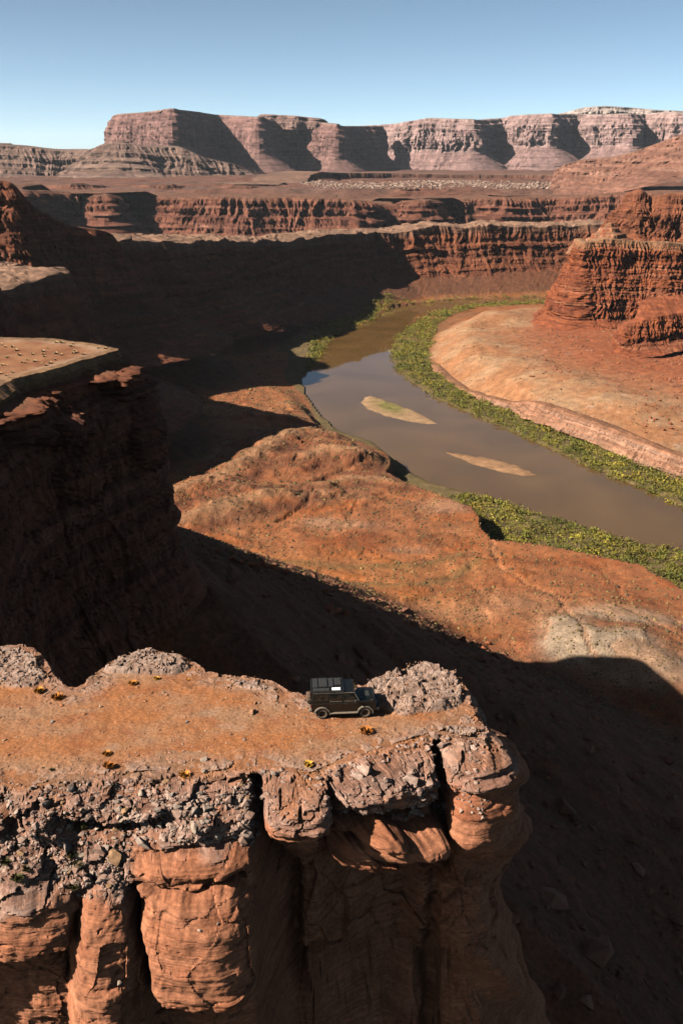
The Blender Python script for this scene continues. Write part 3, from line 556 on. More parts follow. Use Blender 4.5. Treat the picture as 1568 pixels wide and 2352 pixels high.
cut = 2.2 * crev([(308, 2030), (322, 2110), (345, 2220), (365, 2330), (372, 2400)], 9) \
    + 2.6 * crev([(588, 1800), (598, 1880), (606, 1960), (622, 2040)], 14) + 1.6 * crev([(640, 2060), (650, 2200), (640, 2400)], 26) \
    + 3.2 * crev([(1002, 1690), (1006, 1760), (1012, 1850), (1022, 1960), (1030, 2060)], 11) \
    + .8 * crev([(755, 1800), (765, 1850), (775, 1890), (785, 1990)], 9) + 1.1 * crev([(702, 1722), (660, 1745), (610, 1768), (560, 1790), (450, 1806)], 6) \
    + 1.7 * crev([(140, 1890), (230, 1925), (330, 1905), (400, 1880)], 20) + 1.6 * crev([(-10, 1850), (25, 1880), (30, 1940)], 22) + .8 * crev([(60, 1960), (120, 2000)], 12) + 1.0 * crev([(180, 2090), (172, 2160), (160, 2300)], 12) \
    + .8 * crev([(320, 2020), (440, 2030), (560, 2010)], 5) + 1.2 * crev([(770, 1880), (860, 1875), (960, 1850), (995, 1830)], 9) + .5 * crev([(620, 1880), (700, 1895), (755, 1880)], 6)
setback = (2.0 * sstep(1890, 1990, PV) + 1.2 * sstep(1990, 2090, PV)) * sstep(596, 650, PU) * (1 - .6 * sstep(995, 1015, PU)) + 1.6 * sstep(610, 1000, PU) * sstep(1900, 2050, PV) + 2.4 * sstep(2270, 2320, PV) * sstep(322, 350, PU) + 2.2 * sstep(2190, 2240, PV + .3 * PU) * (1 - sstep(150, 172, PU))
X_, Y_, Z_ = B[..., 0], B[..., 1], B[..., 2]; UU = fs.U[None, :] * np.ones_like(Z_)
tilt = Z_ + .16 * X_ * .5 + .3 * perlin(UU / 6, Z_ / 6)
l1 = layers(tilt, 1.15, 3) - .5; l2 = layers(tilt + .4, .34, 5) - .5
bed = .55 + .45 * perlin(UU / 3.1, tilt / 1.6 + 4)
capz = sstep(-3.3, -2.5, Z_ - 1.5 * (1 - wL) + 1.0 * perlin(UU / 2.5, Z_ / 1.5) + .5 * perlin(UU / .8, Z_ / .5) + 1.0 * sstep(1850, 1960, PV) * wL)      # broken cap rock zone
wx_ = UU + .35 * perlin(UU / 1.3, SS / 1.3 + 5); wy_ = SS + .35 * perlin(UU / 1.1 + 8, SS / 1.1) + .25 * UU
capz = capz * (1 - sstep(1928, 1966, PV + 30 * perlin(UU / 1.4, SS / 1.2) + 14 * perlin(UU / .45, SS / .4)) * sstep(285, 330, PU) * wL)
edge, hid, tl = cells(wx_ / .52, wy_ / .36, 4); edge2, hid2, tl2 = cells(wx_ / 1.7, wy_ / .95, 6)
edge3, hid3, tl3 = cells((UU + .5 * perlin(UU / 3, SS / 3)) / 2.1, (SS + .6 * perlin(UU / 2 + 5, SS / 3)) / 3.6, 12)
patch = sstep(-.1, .25, fbm(UU / 3 + 4, SS / 2.2, octv=3))
nb = fbm(X_ / 3, Y_ / 3, Z_ / 3, octv=4); nf = fbm(X_ / .6, Y_ / .6, Z_ / .6, octv=3)
rim_in = sstep(-.4, .7, oo)
dsp = front * (bul - cut - setback) * sstep(0, .8, oo) + rim_in * (.62 * l1 * bed + .30 * l2 * bed * (.45 + capz) + .55 * nb + .07 * nf + (1 - capz) * (.55 * (hid3 - .5) + .5 * tl3 - .10 * (edge3 < .02) * sstep(590, 640, PU)) * sstep(1900, 2000, PV) * (.6 + .4 * sstep(590, 640, PU)) - (1 - capz) * (.13 * (hid2 > .62) * sstep(-.15, .2, nb) + .22 * sstep(.28, .5, fbm(UU / .9, SS / .5 + 4, octv=3)))) \
    + rim_in * capz * (.55 * (hid2 - .5) - .35 * (edge2 < .05) + .17 * (hid - .5) + .2 * tl + .3 * tl2) + rim_in * (1 - capz) * (.07 * (layers(tilt * 1.0 + .04 * UU + .25 * perlin(UU / 3.5, tilt / 2), .14, 8) - .5) * (.35 + .65 * patch) + .16 * (layers(tilt + .05 * UU, .55, 9) - .5) * patch)
dsp += jx[None, :] * np.exp(-SS / 1.6) * np.clip(1 + oo / 3, 0, 1)
zup = (1 - rim_in) * (.10 * nb + .05 * nf) + .22 * (hid - .5) * sstep(-.9, -.1, oo) * sstep(1.2, .2, oo) + rim_in * capz * wL * .25 * (hid2 - .5)
FP = fs.push(B, dsp, zup)
# colours: grey crusted cap rock above, clean salmon sandstone below, iron stains
crust = mixc((.25, .145, .108), (.37, .245, .195), sstep(.3, .9, hid + .5 * nf)); crust = mixc(crust, (.30, .125, .06), sstep(-.05, .4, fbm(UU / 2.5, SS / 1.5, octv=4)) * .8)
stone = palette([(.25, .083, .037), (.335, .122, .058), (.39, .158, .083), (.30, .102, .047), (.36, .135, .066)], .5 + .3 * perlin(tilt / .8, UU / 9) + .3 * nb)
stone = mixc(stone, (.17, .062, .034), sstep(.1, .5, fbm(UU / 2.6, Z_ / 7, octv=5)) * .4)
fcol = mixc(stone, crust, np.clip(capz * (.75 + .5 * nb), 0, 1))
soil = mixc((.33, .130, .050), (.30, .16, .09), sstep(-.2, .3, fbm(X_ / 4, Y_ / 4, octv=4)))
fcol = mixc(fcol, soil, (1 - sstep(-1.2, .9, oo + 1.3 * nb)) * .9)
grid_obj('mesa_cliff', FP, M_FG, fcol, label='near sandstone mesa edge with rounded bulges and cracked ledges')
# top of the mesa: gravelly soil between slabs of crusted cap rock
def top_relief(X, Y):
    u, v = proj(np.stack([X, Y, 0 * X], -1)); n = fbm(X / 5, Y / 5, octv=4); c1, h1, t1_ = cells(X / .9, Y / .7, 2); c2, h2, t2_ = cells(X / .33, Y / .28, 8)
    def e(cu, cv, rx, ry): return sstep(0, .35, 1 - ((u + 14 * n - cu) / rx) ** 2 - ((v + 8 * n - cv) / ry) ** 2)
    slab = np.clip(e(330, 1520, 122, 38) * .75 + e(955, 1585, 128, 58) * 1.0 + e(40, 1525, 92, 62) * .5 + e(600, 1568, 70, 20) * .4 + e(1060, 1700, 66, 30) * .5 + e(930, 1612, 50, 40) * .4, 0, 1.4)
    rk = sstep(.02, .4, slab)
    z = .10 * n + .07 * fbm(X / .8, Y / .8, octv=4) + .012 * (h2 - .5) + slab * (.40 + .15 * (h1 - .5) + .14 * t1_ + .42 * (layers(3.2 * fbm(X / 3.5 + 7, Y / 2.2, octv=4), .5, 6) - .5)) - rk * .10 * (c1 < .04) + rk * .07 * (h2 - .5)
    d = sdf(FG_POLY, X, Y); ed = sstep(2.6, .6, d + .9 * n)
    z = z + ed * (.16 * (h1 - .5) + .08 * (h2 - .5))
    col = mixc((.34, .130, .048), (.315, .165, .09), sstep(-.25, .35, fbm(X / 6 + 3, Y / 3, octv=5)))
    col = mixc(col, (.26, .085, .035), sstep(.02, .35, fbm(X / 2.2, Y / 1.6 + 5, octv=4)) * .6); col = mixc(col, (.36, .215, .14), sstep(.18, .4, fbm(X / 3.2 + 9, Y / 1.8, octv=5)) * .6)
    col = mixc(col, mixc((.25, .15, .11), (.38, .265, .21), h2), np.clip(rk * .9 + ed * .6 * (.5 + h1), 0, 1))
    return z, col, d, rk
tx_, ty_ = np.meshgrid(np.arange(-31, 12, .085), np.arange(43.5, 63.5, .095))
TZ, tc, td, trk = top_relief(tx_, ty_)
grid_obj('mesa_top', np.stack([tx_, ty_, TZ + .02], -1), M_SOIL, tc, keep=td > .55, label='flat orange gravel top of the near mesa')
cap('mesa_top_beyond', FG_POLY, -.1, 1.0, .8, M_SOIL, lambda X, Y, d: mixc((.34, .13, .048), (.3, .16, .09), sstep(-.2, .3, fbm(X / 6, Y / 3))), box=(-140, 20, -32, 90))

# the low cliff along the right bank
lc = [(x, y, z) for x, y, z in [(*p, 0) for p in RIGHT_BENCH[0:11]]][::-1]
lc = resample(lc, 12.0); hz, _ = ground_h((lc[:, 0] + 9).astype(np.float32)[None], (lc[:, 1] + 7).astype(np.float32)[None]); lc[:, 2] = hz[0]
canyon_wall('low_cliff', lc, .55, [(-10, -.6), (-5, .5), (0, 0), (.6, -2.2), (1.8, -2.8), (2.2, -6.2), (3.6, -7), (4.4, -10), (9, -14.5)], 90,
    [(.30, .13, .075), (.40, .22, .14), (.33, .15, .085), (.44, .27, .19), (.27, .11, .06)], (.33, .15, .08), M_WALL, lam=16, flute=5, lay=2.6, layh=2.6, rough=1.5, seed=41, talus_col=(.34, .19, .11), talus_from=-10)

# sandbars
def sandbar(px, col_fn):
    poly = rb(px, -199.7); p = np.asarray(poly); x0, y0 = p.min(0) - 2; x1, y1 = p.max(0) + 2
    X, Y = np.meshgrid(np.arange(x0, x1, .9), np.arange(y0, y1, 1.5)); d = sdf(poly, X, Y) + 3.2 * fbm(X / 7, Y / 16, octv=4) - .6
    Z = ZR - .5 + 1.3 * sstep(-2.5, 8, d) + .12 * fbm(X / 3, Y / 5, octv=3)
    return grid_obj('sandbar', np.stack([X, Y, Z], -1), M_GROUND, col_fn(X, Y, d), keep=d > -2.5)
def bar1(X, Y, d):
    cx, cy, _ = at_z(895, 935, ZR); g = np.exp(-((X - cx + .25 * (Y - cy)) / 11) ** 2 - ((Y - cy) / 22) ** 2)
    return mixc(mixc((.20, .12, .065), (.34, .205, .11), sstep(0, 4, d)), (.16, .15, .035), np.clip(g * 1.2 * (1 + fbm(X / 3, Y / 3)), 0, .85))
sandbar([(822, 924), (833, 911), (852, 906), (880, 915), (920, 930), (960, 944), (985, 958), (1016, 975), (985, 975), (930, 968), (880, 956), (840, 940)], bar1)['label'] = 'long sandbar with a green grassy patch in mid river'
sandbar([(1006, 1034), (1060, 1041), (1120, 1049), (1180, 1064), (1220, 1080), (1244, 1093), (1200, 1095), (1140, 1083), (1080, 1067), (1040, 1050)], lambda X, Y, d: mixc((.19, .105, .055), (.32, .175, .09), sstep(0, 4, d)))['label'] = 'bare orange sandbar nearer the viewer'

# dome on the red butte
th = np.linspace(0, 2 * math.pi, 260); rr = np.linspace(0, 1, 90)
A, Rr = np.meshgrid(np.linspace(0, 2 * math.pi, 260), np.linspace(0, 1, 90))
cx, cy, ztop = at_y(1400, 511, 1282)
hz_ = np.interp(Rr, [0, .10, .14, .28, .31, .5, .53, .72, .75, 1.0, 1.25], [0, -1, -5, -7, -11, -14, -18, -21, -25, -29, -34])
X = cx + (38 * np.cos(A) + 6 * np.cos(3 * A)) * Rr * 1.25; Y = cy + 44 * Rr * 1.25 * np.sin(A); n = fbm(X / 18, Y / 18, octv=5)
hz_ = np.interp(Rr * 1.25 * (1 + .25 * n), [0, .10, .14, .28, .31, .5, .53, .72, .75, 1.0, 1.25], [0, -1, -5, -7, -11, -14, -18, -21, -25, -29, -40])
Z = ztop + hz_ + 2.0 * n
grid_obj('butte_dome', np.stack([X + 3 * n, Y + 3 * n, Z], -1), M_WALL, mixc((.34, .17, .095), (.27, .085, .04), sstep(-.2, .3, perlin(Z / 2.2, A * 2) + .5 * n)))

# ------------------------------------------------------------------ small things: meshes
def ico(sub):
    b = bmesh.new(); bmesh.ops.create_icosphere(b, subdivisions=sub, radius=1); b.verts.ensure_lookup_table()
    V = np.array([v.co[:] for v in b.verts]); Fc = np.array([[v.index for v in f.verts] for f in b.faces]); b.free(); return V, Fc
ICO = {k: ico(k) for k in (1, 2, 3)}
def rock_vf(r, sub, cuts=9):
    V, Fc = ICO[sub]; V = V.copy()
    for _ in range(cuts):
        n = r.normal(size=3); n /= np.linalg.norm(n); d = r.uniform(.35, .75)
        k = np.maximum(0, V @ n - d); V -= k[:, None] * n
    V *= r.uniform([.85, .65, .5], [1.25, 1.0, .8]); return V, Fc
r0 = np.random.default_rng(77)
M_ROCK = attr_mat('boulder_rock', 4.0, 0, .5, .05, contrast=.4)
ROCKS = {}
for kind_, col in (('grey', (.31, .235, .19)), ('tan', (.33, .19, .10)), ('red', (.30, .095, .042)), ('pale', (.44, .33, .25))):
    ROCKS[kind_] = []
    for k in range(6):
        V, Fc = rock_vf(r0, 2); c = np.array(col) * r0.uniform(.85, 1.15) * np.ones((len(V), 3)); ROCKS[kind_].append(raw_mesh('boulder', V, Fc, M_ROCK, False, c))
def boulder(p, size, kind_, label, group=None, rz=None, sink=.25):
    o = link('boulder', random.choice(ROCKS[kind_])); o.location = (p[0], p[1], p[2] + size * (.5 - sink)); o.scale = (size, size, size)
    o.rotation_euler = (random.uniform(-.3, .3), random.uniform(-.3, .3), random.uniform(0, 6.28) if rz is None else rz)
    return tag(o, label, 'boulder', group)
def scatter(name, pos, size, vf_fn, nvar, mat, cols, kind='stuff', label=None, tilt=.5, squash=None):
    r = np.random.default_rng(len(pos)); vs = [vf_fn(r) for _ in range(nvar)]; Vs, Fs, Cs = [], [], []; n0 = 0
    idx = r.integers(0, nvar, len(pos))
    for k in range(nvar):
        m = idx == k; q = pos[m]; sz = size[m]; cc = cols[m]
        V, Fc = vs[k]; a = r.uniform(0, 6.283, len(q)); b = r.uniform(-tilt, tilt, len(q)); c_, s_ = np.cos(a)[:, None], np.sin(a)[:, None]; cb, sb = np.cos(b)[:, None], np.sin(b)[:, None]
        x = V[None, :, 0]; y = V[None, :, 1] * cb - V[None, :, 2] * sb; z = V[None, :, 1] * sb + V[None, :, 2] * cb
        W_ = np.stack([x * c_ - y * s_, x * s_ + y * c_, z], -1) * sz[:, None, None] + q[:, None, :]
        Vs.append(W_.reshape(-1, 3)); Fs.append((Fc[None] + (np.arange(len(q)) * len(V))[:, None, None]).reshape(-1, Fc.shape[1]) + n0); n0 += W_.shape[0] * W_.shape[1]
        Cs.append(np.repeat(cc, len(V), 0))
    o = link(name, raw_mesh(name, np.concatenate(Vs), np.concatenate(Fs), mat, False, np.concatenate(Cs))); o['kind'] = kind
    if label: o['label'] = label
    return o
def ground_hit(u, v):
    dx, dy, dz = ray(u, v); t = np.linspace(80, 2200, 5000); x, y, z = dx * t, dy * t, CAMZ + dz * t
    h, _ = ground_h(x.astype(np.float32)[None], y.astype(np.float32)[None]); i = int(np.argmax(z < h[0])); return (x[i], y[i], float(h[0][i]))

# rubble on the broken front of the mesa
du_ = np.gradient(FP, axis=1); dv_ = np.gradient(FP, axis=0); NN = np.cross(dv_, du_); NN /= np.linalg.norm(NN, axis=2, keepdims=True) + 1e-9; NN[NN[..., 2] < 0] *= -1
QU, QV = proj(FP)
zone_h = (NN[..., 2] > .35) & (oo > -.3) & (ii < ub[3])[None, :]
w_left = zone_h & (QU < 600) & (QU > -120) & (QV > 1790) & (QV < 2060) & ((QV < 1938 + 20 * perlin(QU / 40, QV / 40)) | (QU < 300))
w_right = zone_h & (QU >= 600) & (QU < 1120) & (QV > 1660) & (QV < 1880)
def pick(mask, n, r):
    a = np.argwhere(mask); k = a[r.integers(0, len(a), n)]; return FP[k[:, 0], k[:, 1]]
r1 = np.random.default_rng(5)
dense = w_left & (fbm(X_ / 1.6, Y_ / 1.6, Z_ / 1.6, octv=3) > -.12) & (np.exp(-((QU - 450) / 150) ** 2 - ((QV - 1870) / 90) ** 2) + .35 * np.exp(-((QU - 120) / 160) ** 2 - ((QV - 1960) / 90) ** 2) + .12 > r1.random(QU.shape))
def rockcols(n, r): return mixc((.26, .155, .115), (.42, .29, .23), r.random(n)) * r.uniform(.8, 1.15, (n, 1))
p = np.concatenate([pick(dense, 3600, r1), pick(w_left, 900, r1), pick(w_right, 1200, r1)])
scatter('rubble', p, r1.lognormal(-2.3, .55, len(p)), lambda r: rock_vf(r, 1, 6), 14, M_ROCK, rockcols(len(p), r1), label='small broken grey stones covering the mesa edge')
gx_ = r1.uniform(-25, 10, 18000); gy_ = r1.uniform(44.5, 62, 18000)
gz_, _, gd_, grk = top_relief(gx_[None], gy_[None]); k = (gd_[0] > .3) & (fbm(gx_ / 4, gy_ / 4, octv=4) + .6 * np.exp(-gd_[0] / 1.2) + .35 * r1.random(len(gx_)) > .06)
p = np.stack([gx_, gy_, gz_[0]], -1)[k]
scatter('gravel', p, r1.lognormal(-3.15, .5, len(p)), lambda r: rock_vf(r, 1, 5), 10, M_ROCK, mixc((.32, .13, .055), (.38, .24, .16), r1.random(len(p))), label='loose gravel and stones on top of the mesa')
# the bigger ones, each by itself
n = 0
for pp in pick(dense, 150, r1):
    u, v = proj(pp); kind_ = random.choice(['grey', 'grey', 'grey', 'pale', 'tan']); nm = {'grey': 'grey', 'pale': 'pale', 'tan': 'tan'}[kind_]
    where = 'part of the rubble slope above the big bulge' if u > 280 else 'part of the broken ledges at lower left'
    sz = random.choice([.16, .2, .2, .25, .3]); up = 'upper' if v < 1850 else ('lower' if v > 1915 else 'middle'); sd = 'left' if (u % 300) < 140 else 'right'
    lab = f"{'small' if sz < .18 else 'chunky' if sz > .28 else 'mid sized'} {nm} stone on the {up} {where}"; boulder(pp, sz, kind_, lab, lab.replace(' stone ', ' stones '))
for u, v, sz, kd, lab in ((450, 1868, .62, 'grey', 'largest flat grey block in the middle of the rubble slope'), (475, 1862, .5, 'grey', 'upright grey block right beside the largest flat block'), (448, 1905, .36, 'pale', 'small pale block just below the largest flat block'), (292, 1868, .5, 'tan', 'tan block perched at the top of the left rubble gully'), (228, 1935, .66, 'tan', 'big square tan block low on the left rubble gully'), (262, 1975, .6, 'tan', 'long tan slab leaning below the big square tan block'), (155, 1950, .55, 'grey', 'tall grey slab standing alone on the left ledges'), (265, 1910, .42, 'tan', 'slim tan block standing on edge in the rubble gully'), (330, 1945, .5, 'grey', 'grey block at the foot of the rubble slope'), (365, 1900, .38, 'grey', 'grey stone on the left flank of the rubble slope'), (500, 1925, .4, 'pale', 'pale stone on the right flank of the rubble slope'), (410, 1850, .42, 'grey', 'grey stone near the top of the rubble slope'), (275, 2258, .22, 'pale', 'pale stone caught on the tall pillar at lower left'), (460, 2138, .16, 'pale', 'small white stone stuck on the face of the big bulge'), (500, 2125, .14, 'grey', 'small grey stone right of the white one on the big bulge')):
    k = np.argmin((QU - u) ** 2 + (QV - v) ** 2 + 1e6 * (np.abs(ii - (ub[3] + 0))[None, :] < 0)); pp = FP.reshape(-1, 3)[k]
    boulder(pp, sz, kd, lab, sink=.2)
for u, v, sz in ((470, 1746, .3), (468, 1774, .22), (655, 1778, .2), (605, 1772, .26), (628, 1778, .2), (700, 1650, .18), (560, 1700, .16), (120, 1660, .18), (430, 1660, .2)):
    x, y, _ = at_z(u, v); z = float(top_relief(np.array([[x]]), np.array([[y]]))[0][0, 0]); boulder((x, y, z), sz, 'grey', 'small dark grey stone lying alone on the gravel of the mesa top', 'loose stones on the mesa top')

# tumbled blocks along the edge of the talus spur
for u, v, sz in ((535, 1287, 2.2), (552, 1293, 1.8), (575, 1298, 2.2), (590, 1303, 1.6), (606, 1303, 2.4), (632, 1308, 2.6), (655, 1318, 1.8), (690, 1332, 1.6), (748, 1362, 2.2), (757, 1400, 2.0), (772, 1406, 2.2), (790, 1412, 1.5), (500, 1270, 1.5), (1060, 1470, 1.8), (1090, 1482, 2.0), (1110, 1490, 1.8), (1120, 1478, 1.5), (510, 1050, 2.6), (540, 1040, 2.0)):
    q = ground_hit(u, v); lab = f"{'big' if sz > 2.1 else 'small'} red block at the shadow edge " + ('close to the foot of the left butte' if u < 560 else 'midway down the dark spur' if u < 700 else 'at the tip of the dark spur' if u < 900 else 'on the bench above the vehicle')
    boulder(q, sz, 'red', lab, lab.replace(' block ', ' blocks '))
for u, v, sz in ((1188, 992, 2.0), (1208, 998, 2.4), (1365, 1052, 1.8), (1395, 1066, 2.2), (1412, 1070, 2.6), (1500, 1103, 1.6)):
    q = at_z(u, v, ZR + .3); boulder(q, sz, 'pale', 'pale rock at the water edge below the far bushes', 'pale rocks at the water edge')
# fallen blocks round the red butte and on the right bench
for k in range(90):
    u, v = (random.uniform(1200, 1568), random.uniform(775, 880)) if k < 55 else (random.uniform(1480, 1568), random.uniform(880, 1000))
    q = ground_hit(u, v); sz = random.choice([1.0, 1.3, 1.6, 2.2]); lab = f"{'small' if sz < 1.2 else 'large' if sz > 2 else 'medium'} fallen red block {'on the slope at the foot of the red butte' if v < 820 else 'below the lower buttress' if v < 880 else 'on the flat near the right edge of the bench'}"
    boulder(q, sz, 'red', lab, lab.replace(' block ', ' blocks '))
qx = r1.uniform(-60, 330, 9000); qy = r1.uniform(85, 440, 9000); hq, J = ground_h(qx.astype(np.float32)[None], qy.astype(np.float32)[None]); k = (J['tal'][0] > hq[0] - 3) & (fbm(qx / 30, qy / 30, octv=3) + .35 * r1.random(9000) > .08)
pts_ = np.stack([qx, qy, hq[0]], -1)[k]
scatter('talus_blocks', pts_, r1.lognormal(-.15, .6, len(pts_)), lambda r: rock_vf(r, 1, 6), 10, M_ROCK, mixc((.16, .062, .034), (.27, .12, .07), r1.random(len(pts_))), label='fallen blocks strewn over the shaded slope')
qx = r1.uniform(150, 620, 30000); qy = r1.uniform(620, 1300, 30000); hq, J = ground_h(qx.astype(np.float32)[None], qy.astype(np.float32)[None])
uq, vq = proj(np.stack([qx, qy, hq[0]], -1)); wgt = np.clip(fbm(qx / 40, qy / 40, octv=4) * 2 + .4 * sstep(1100, 1500, uq) - .1 - 1.2 * sstep(860, 1000, vq) + .5 * sstep(1480, 1568, uq), 0, 1) * sstep(8, 60, J['d_rb'][0]) * sstep(1050, 1250, uq + .5 * (820 - vq))
k = (r1.random(30000) < wgt * .5) & (uq < 1620); pts_ = np.stack([qx, qy, hq[0]], -1)[k]
scatter('butte_rubble', pts_, np.minimum(r1.lognormal(-.1, .5, len(pts_)), 2.2), lambda r: rock_vf(r, 1, 6), 10, M_ROCK, mixc((.22, .065, .03), (.36, .19, .12), r1.random(len(pts_)) ** 2), label='small red rubble below the red butte')
# pale boulder field on the plain
r2 = np.random.default_rng(8); bu = r2.uniform(690, 1420, 2400); bv = 427 + 13 * r2.normal(size=2400) * .8 + 8 * np.sin(bu / 60); bv = np.clip(bv, 410, 446)
by = np.interp(bv, [408, 446], [3650, 3080]); pts_ = np.array([at_y(u, v, y) for u, v, y in zip(bu, bv, by)]); pts_[:, 2] = np.interp(pts_[:, 1], [3050, 4200], [-76, -63])
scatter('boulder_field', pts_, np.minimum(r2.lognormal(1.35, .55, len(pts_)), 8), lambda r: rock_vf(r, 1, 6), 10, M_ROCK, mixc((.20, .115, .08), (.42, .30, .24), r2.random(len(pts_))), label='band of pale boulders strewn across the far plain')

# ------------------------------------------------------------------ plants
def leaf_mat(name):
    m, t, b = nodes(name); at = t.nodes.new('ShaderNodeAttribute'); at.attribute_name = 'Col'
    oi = t.nodes.new('ShaderNodeObjectInfo'); hs = t.nodes.new('ShaderNodeHueSaturation')
    a = t.nodes.new('ShaderNodeMapRange'); a.inputs[3].default_value = .48; a.inputs[4].default_value = .515; t.links.new(oi.outputs['Random'], a.inputs[0]); t.links.new(a.outputs[0], hs.inputs['Hue'])
    c = t.nodes.new('ShaderNodeMapRange'); c.inputs[3].default_value = .75; c.inputs[4].default_value = 1.3; t.links.new(oi.outputs['Random'], c.inputs[0]); t.links.new(c.outputs[0], hs.inputs['Value'])
    t.links.new(at.outputs['Color'], hs.inputs['Color']); t.links.new(hs.outputs[0], b.inputs['Base Color']); b.inputs['Roughness'].default_value = .8; b.inputs['Specular IOR Level'].default_value = .2
    return m
M_LEAF = leaf_mat('shrub_leaves'); M_STRAW = leaf_mat('dry_grass')
def bush_vf(r, n=46):
    """clumps of small leaf cards through an uneven crown, radius about 1"""
    lob = r.normal(size=(5, 3)) * [.5, .5, .18]; V = []; Fc = []
    for k in range(n):
        c = lob[r.integers(5)] + r.normal(size=3) * [.34, .34, .22]; c[2] = abs(c[2]) + .12 + .25 * r.random()
        a = r.normal(size=3); a /= np.linalg.norm(a); b = np.cross(a, r.normal(size=3)); b /= np.linalg.norm(b); s = r.uniform(.11, .25)
        i = len(V); V += [c + s * a, c + s * .6 * b, c - s * a, c - s * .6 * b]; Fc.append([i, i + 1, i + 2, i + 3])
    return np.array(V), np.array(Fc)
r3 = np.random.default_rng(31)
GREENS = [(.075, .074, .010), (.125, .112, .014), (.165, .134, .016), (.11, .098, .015), (.21, .155, .018)]
# candidate places on the two wooded banks
cx_ = r3.uniform(-60, 620, 115000); cy_ = r3.uniform(330, 1640, 115000)
hh_, J = ground_h(cx_.astype(np.float32)[None], cy_.astype(np.float32)[None]); hh_ = hh_[0]; dr, drb, dlb = J['d_r'][0], J['d_rb'][0], J['d_lb'][0]
mid = np.array(rb([(700, 870), (900, 1010), (1250, 1120), (1568, 1215), (2100, 1330)], ZR)); rightside = np.interp(cy_, mid[::-1, 1], mid[::-1, 0]) < cx_
gapn = fbm(cx_ / 14, cy_ / 14, octv=3)
onR = rightside & (dr > 1.5) & (dr < np.interp(cy_, [900, 1400], [90, 34])) & (drb < -1.5 + 3 * (cy_ > 900)) & (gapn > -.30) & (cy_ < 1560)
onL = ~rightside & (dr > 1.5) & (dlb < -1.5) & (cy_ < 640) & (gapn > -.5)
farR = (dr > 2) & (dr < 9) & (cy_ > 1330) & (drb < 0) & (gapn > -.2) & (cx_ > 130) & (cy_ < 1640)
pt = r3.random(len(cx_)) < np.clip(np.interp(cy_, [330, 700, 1600], [.95, .75, .35]), 0, 1)
sel = np.argwhere((onR | onL | farR) & pt)[:, 0]
pu_, pv_ = proj(np.stack([cx_, cy_, hh_], -1)[sel]); sel = sel[(pu_ > -40) & (pu_ < 1640) & (pv_ < 1500)]
P3 = np.stack([cx_, cy_, hh_ - .2], -1)[sel]
size = np.clip(r3.lognormal(.86, .36, len(sel)), 1.1, 5.0) * np.interp(P3[:, 1], [400, 1600], [.85, 1.35])
hue = np.clip(.5 + .9 * fbm(P3[:, 0] / 30, P3[:, 1] / 30, octv=3) + .25 * r3.normal(size=len(sel)), 0, .999); gcol = np.array(GREENS)[(hue ** 1.4 * 5).astype(int)] / .70
order = np.argsort(-(size / P3[:, 1])); first, rest = order[:280], order[280:]
BUSH = []
for k in range(10):
    V, Fc = bush_vf(r3, 60); c = np.array(GREENS[k % 5]) / .70 * r3.uniform(.8, 1.2, (len(V) // 4, 1)); BUSH.append(raw_mesh('riverside_bush', V, Fc, M_LEAF, False, np.repeat(c, 4, 0)))
def bush(pos, s, k, label, group=None):
    o = link('riverside_bush', BUSH[k]); o.location = pos; o.scale = (s, s, s * .9); o.rotation_euler = (0, 0, random.uniform(0, 6.28)); return tag(o, label, 'bush', group)
for i in first:
    left = P3[i, 0] < np.interp(P3[i, 1], mid[::-1, 1], mid[::-1, 0])
    k = int(hue[i] ** 1.4 * 5); cn = ('dark green', 'olive', 'golden olive', 'dull olive', 'yellow')[k]; u_ = float(proj(P3[i])[0]); di = float(dr[sel[i]])
    if left:
        row = 'at the water edge' if di < 7 else ('under the bench edge' if dlb[sel[i]] > -9 else 'in the middle'); plc = 'beside the dark notch' if u_ < 1270 else ('below the red flat' if u_ < 1440 else 'near the right end')
        lab = f'{cn} bush {row} of the near bank thicket, {plc}'
    else: lab = f'{cn} bush in the long thicket along the far bank, ' + ('at the water edge' if di < 7 else 'below the low cliff')
    bush(P3[i], size[i], k + 5 * int(r3.random() > .5), lab, lab.replace(' bush ', ' bushes '))
scatter('thicket', P3[rest], size[rest], lambda r: bush_vf(r, 24), 16, M_LEAF, gcol[rest], label='thicket of green and yellowish shrubs lining the river', tilt=.1)
for u, v, s in ((738, 786, 4.5), (728, 800, 3.5), (742, 798, 3.8)):
    bush(ground_hit(u, v), s, 4, 'yellow bush on the lit point of the shaded bank', 'yellow bushes on the lit point')

# low scrub dotted over the benches
qx = r3.uniform(-200, 480, 130000); qy = np.exp(r3.uniform(math.log(300), math.log(1250), 130000))
hq, J = ground_h(qx.astype(np.float32)[None], qy.astype(np.float32)[None]); hq = hq[0]
den = np.clip(.55 + 1.1 * fbm(qx / 35, qy / 35, octv=4), .05, 1) * np.where(J['d_rb'][0] > 0, .10, 1)
k = ((J['e'][0] > 1) | (J['d_rb'][0] > 2)) & (J['tal'][0] < hq + 1) & (r3.random(len(qx)) < den * .8)
uq, vq = proj(np.stack([qx, qy, hq], -1)); k &= (uq > -20) & (uq < 1600)
def scrub_vf(r):
    V = [[math.cos(t) * r.uniform(.7, 1.1), math.sin(t) * r.uniform(.7, 1.1), r.uniform(0, .25)] for t in np.linspace(0, 2 * math.pi, 7)[:-1]] + [[r.uniform(-.2, .2), r.uniform(-.2, .2), r.uniform(.75, 1.0)]]
    Fc = [[i, (i + 1) % 6, 6] for i in range(6)]
    return np.array(V), np.array(Fc)
qp = np.stack([qx, qy, hq - .08], -1)[k]
sc_ = mixc((.055, .034, .015), (.25, .16, .055), r3.random(len(qp)) ** 1.4) * r3.uniform(.7, 1.1, (len(qp), 1))
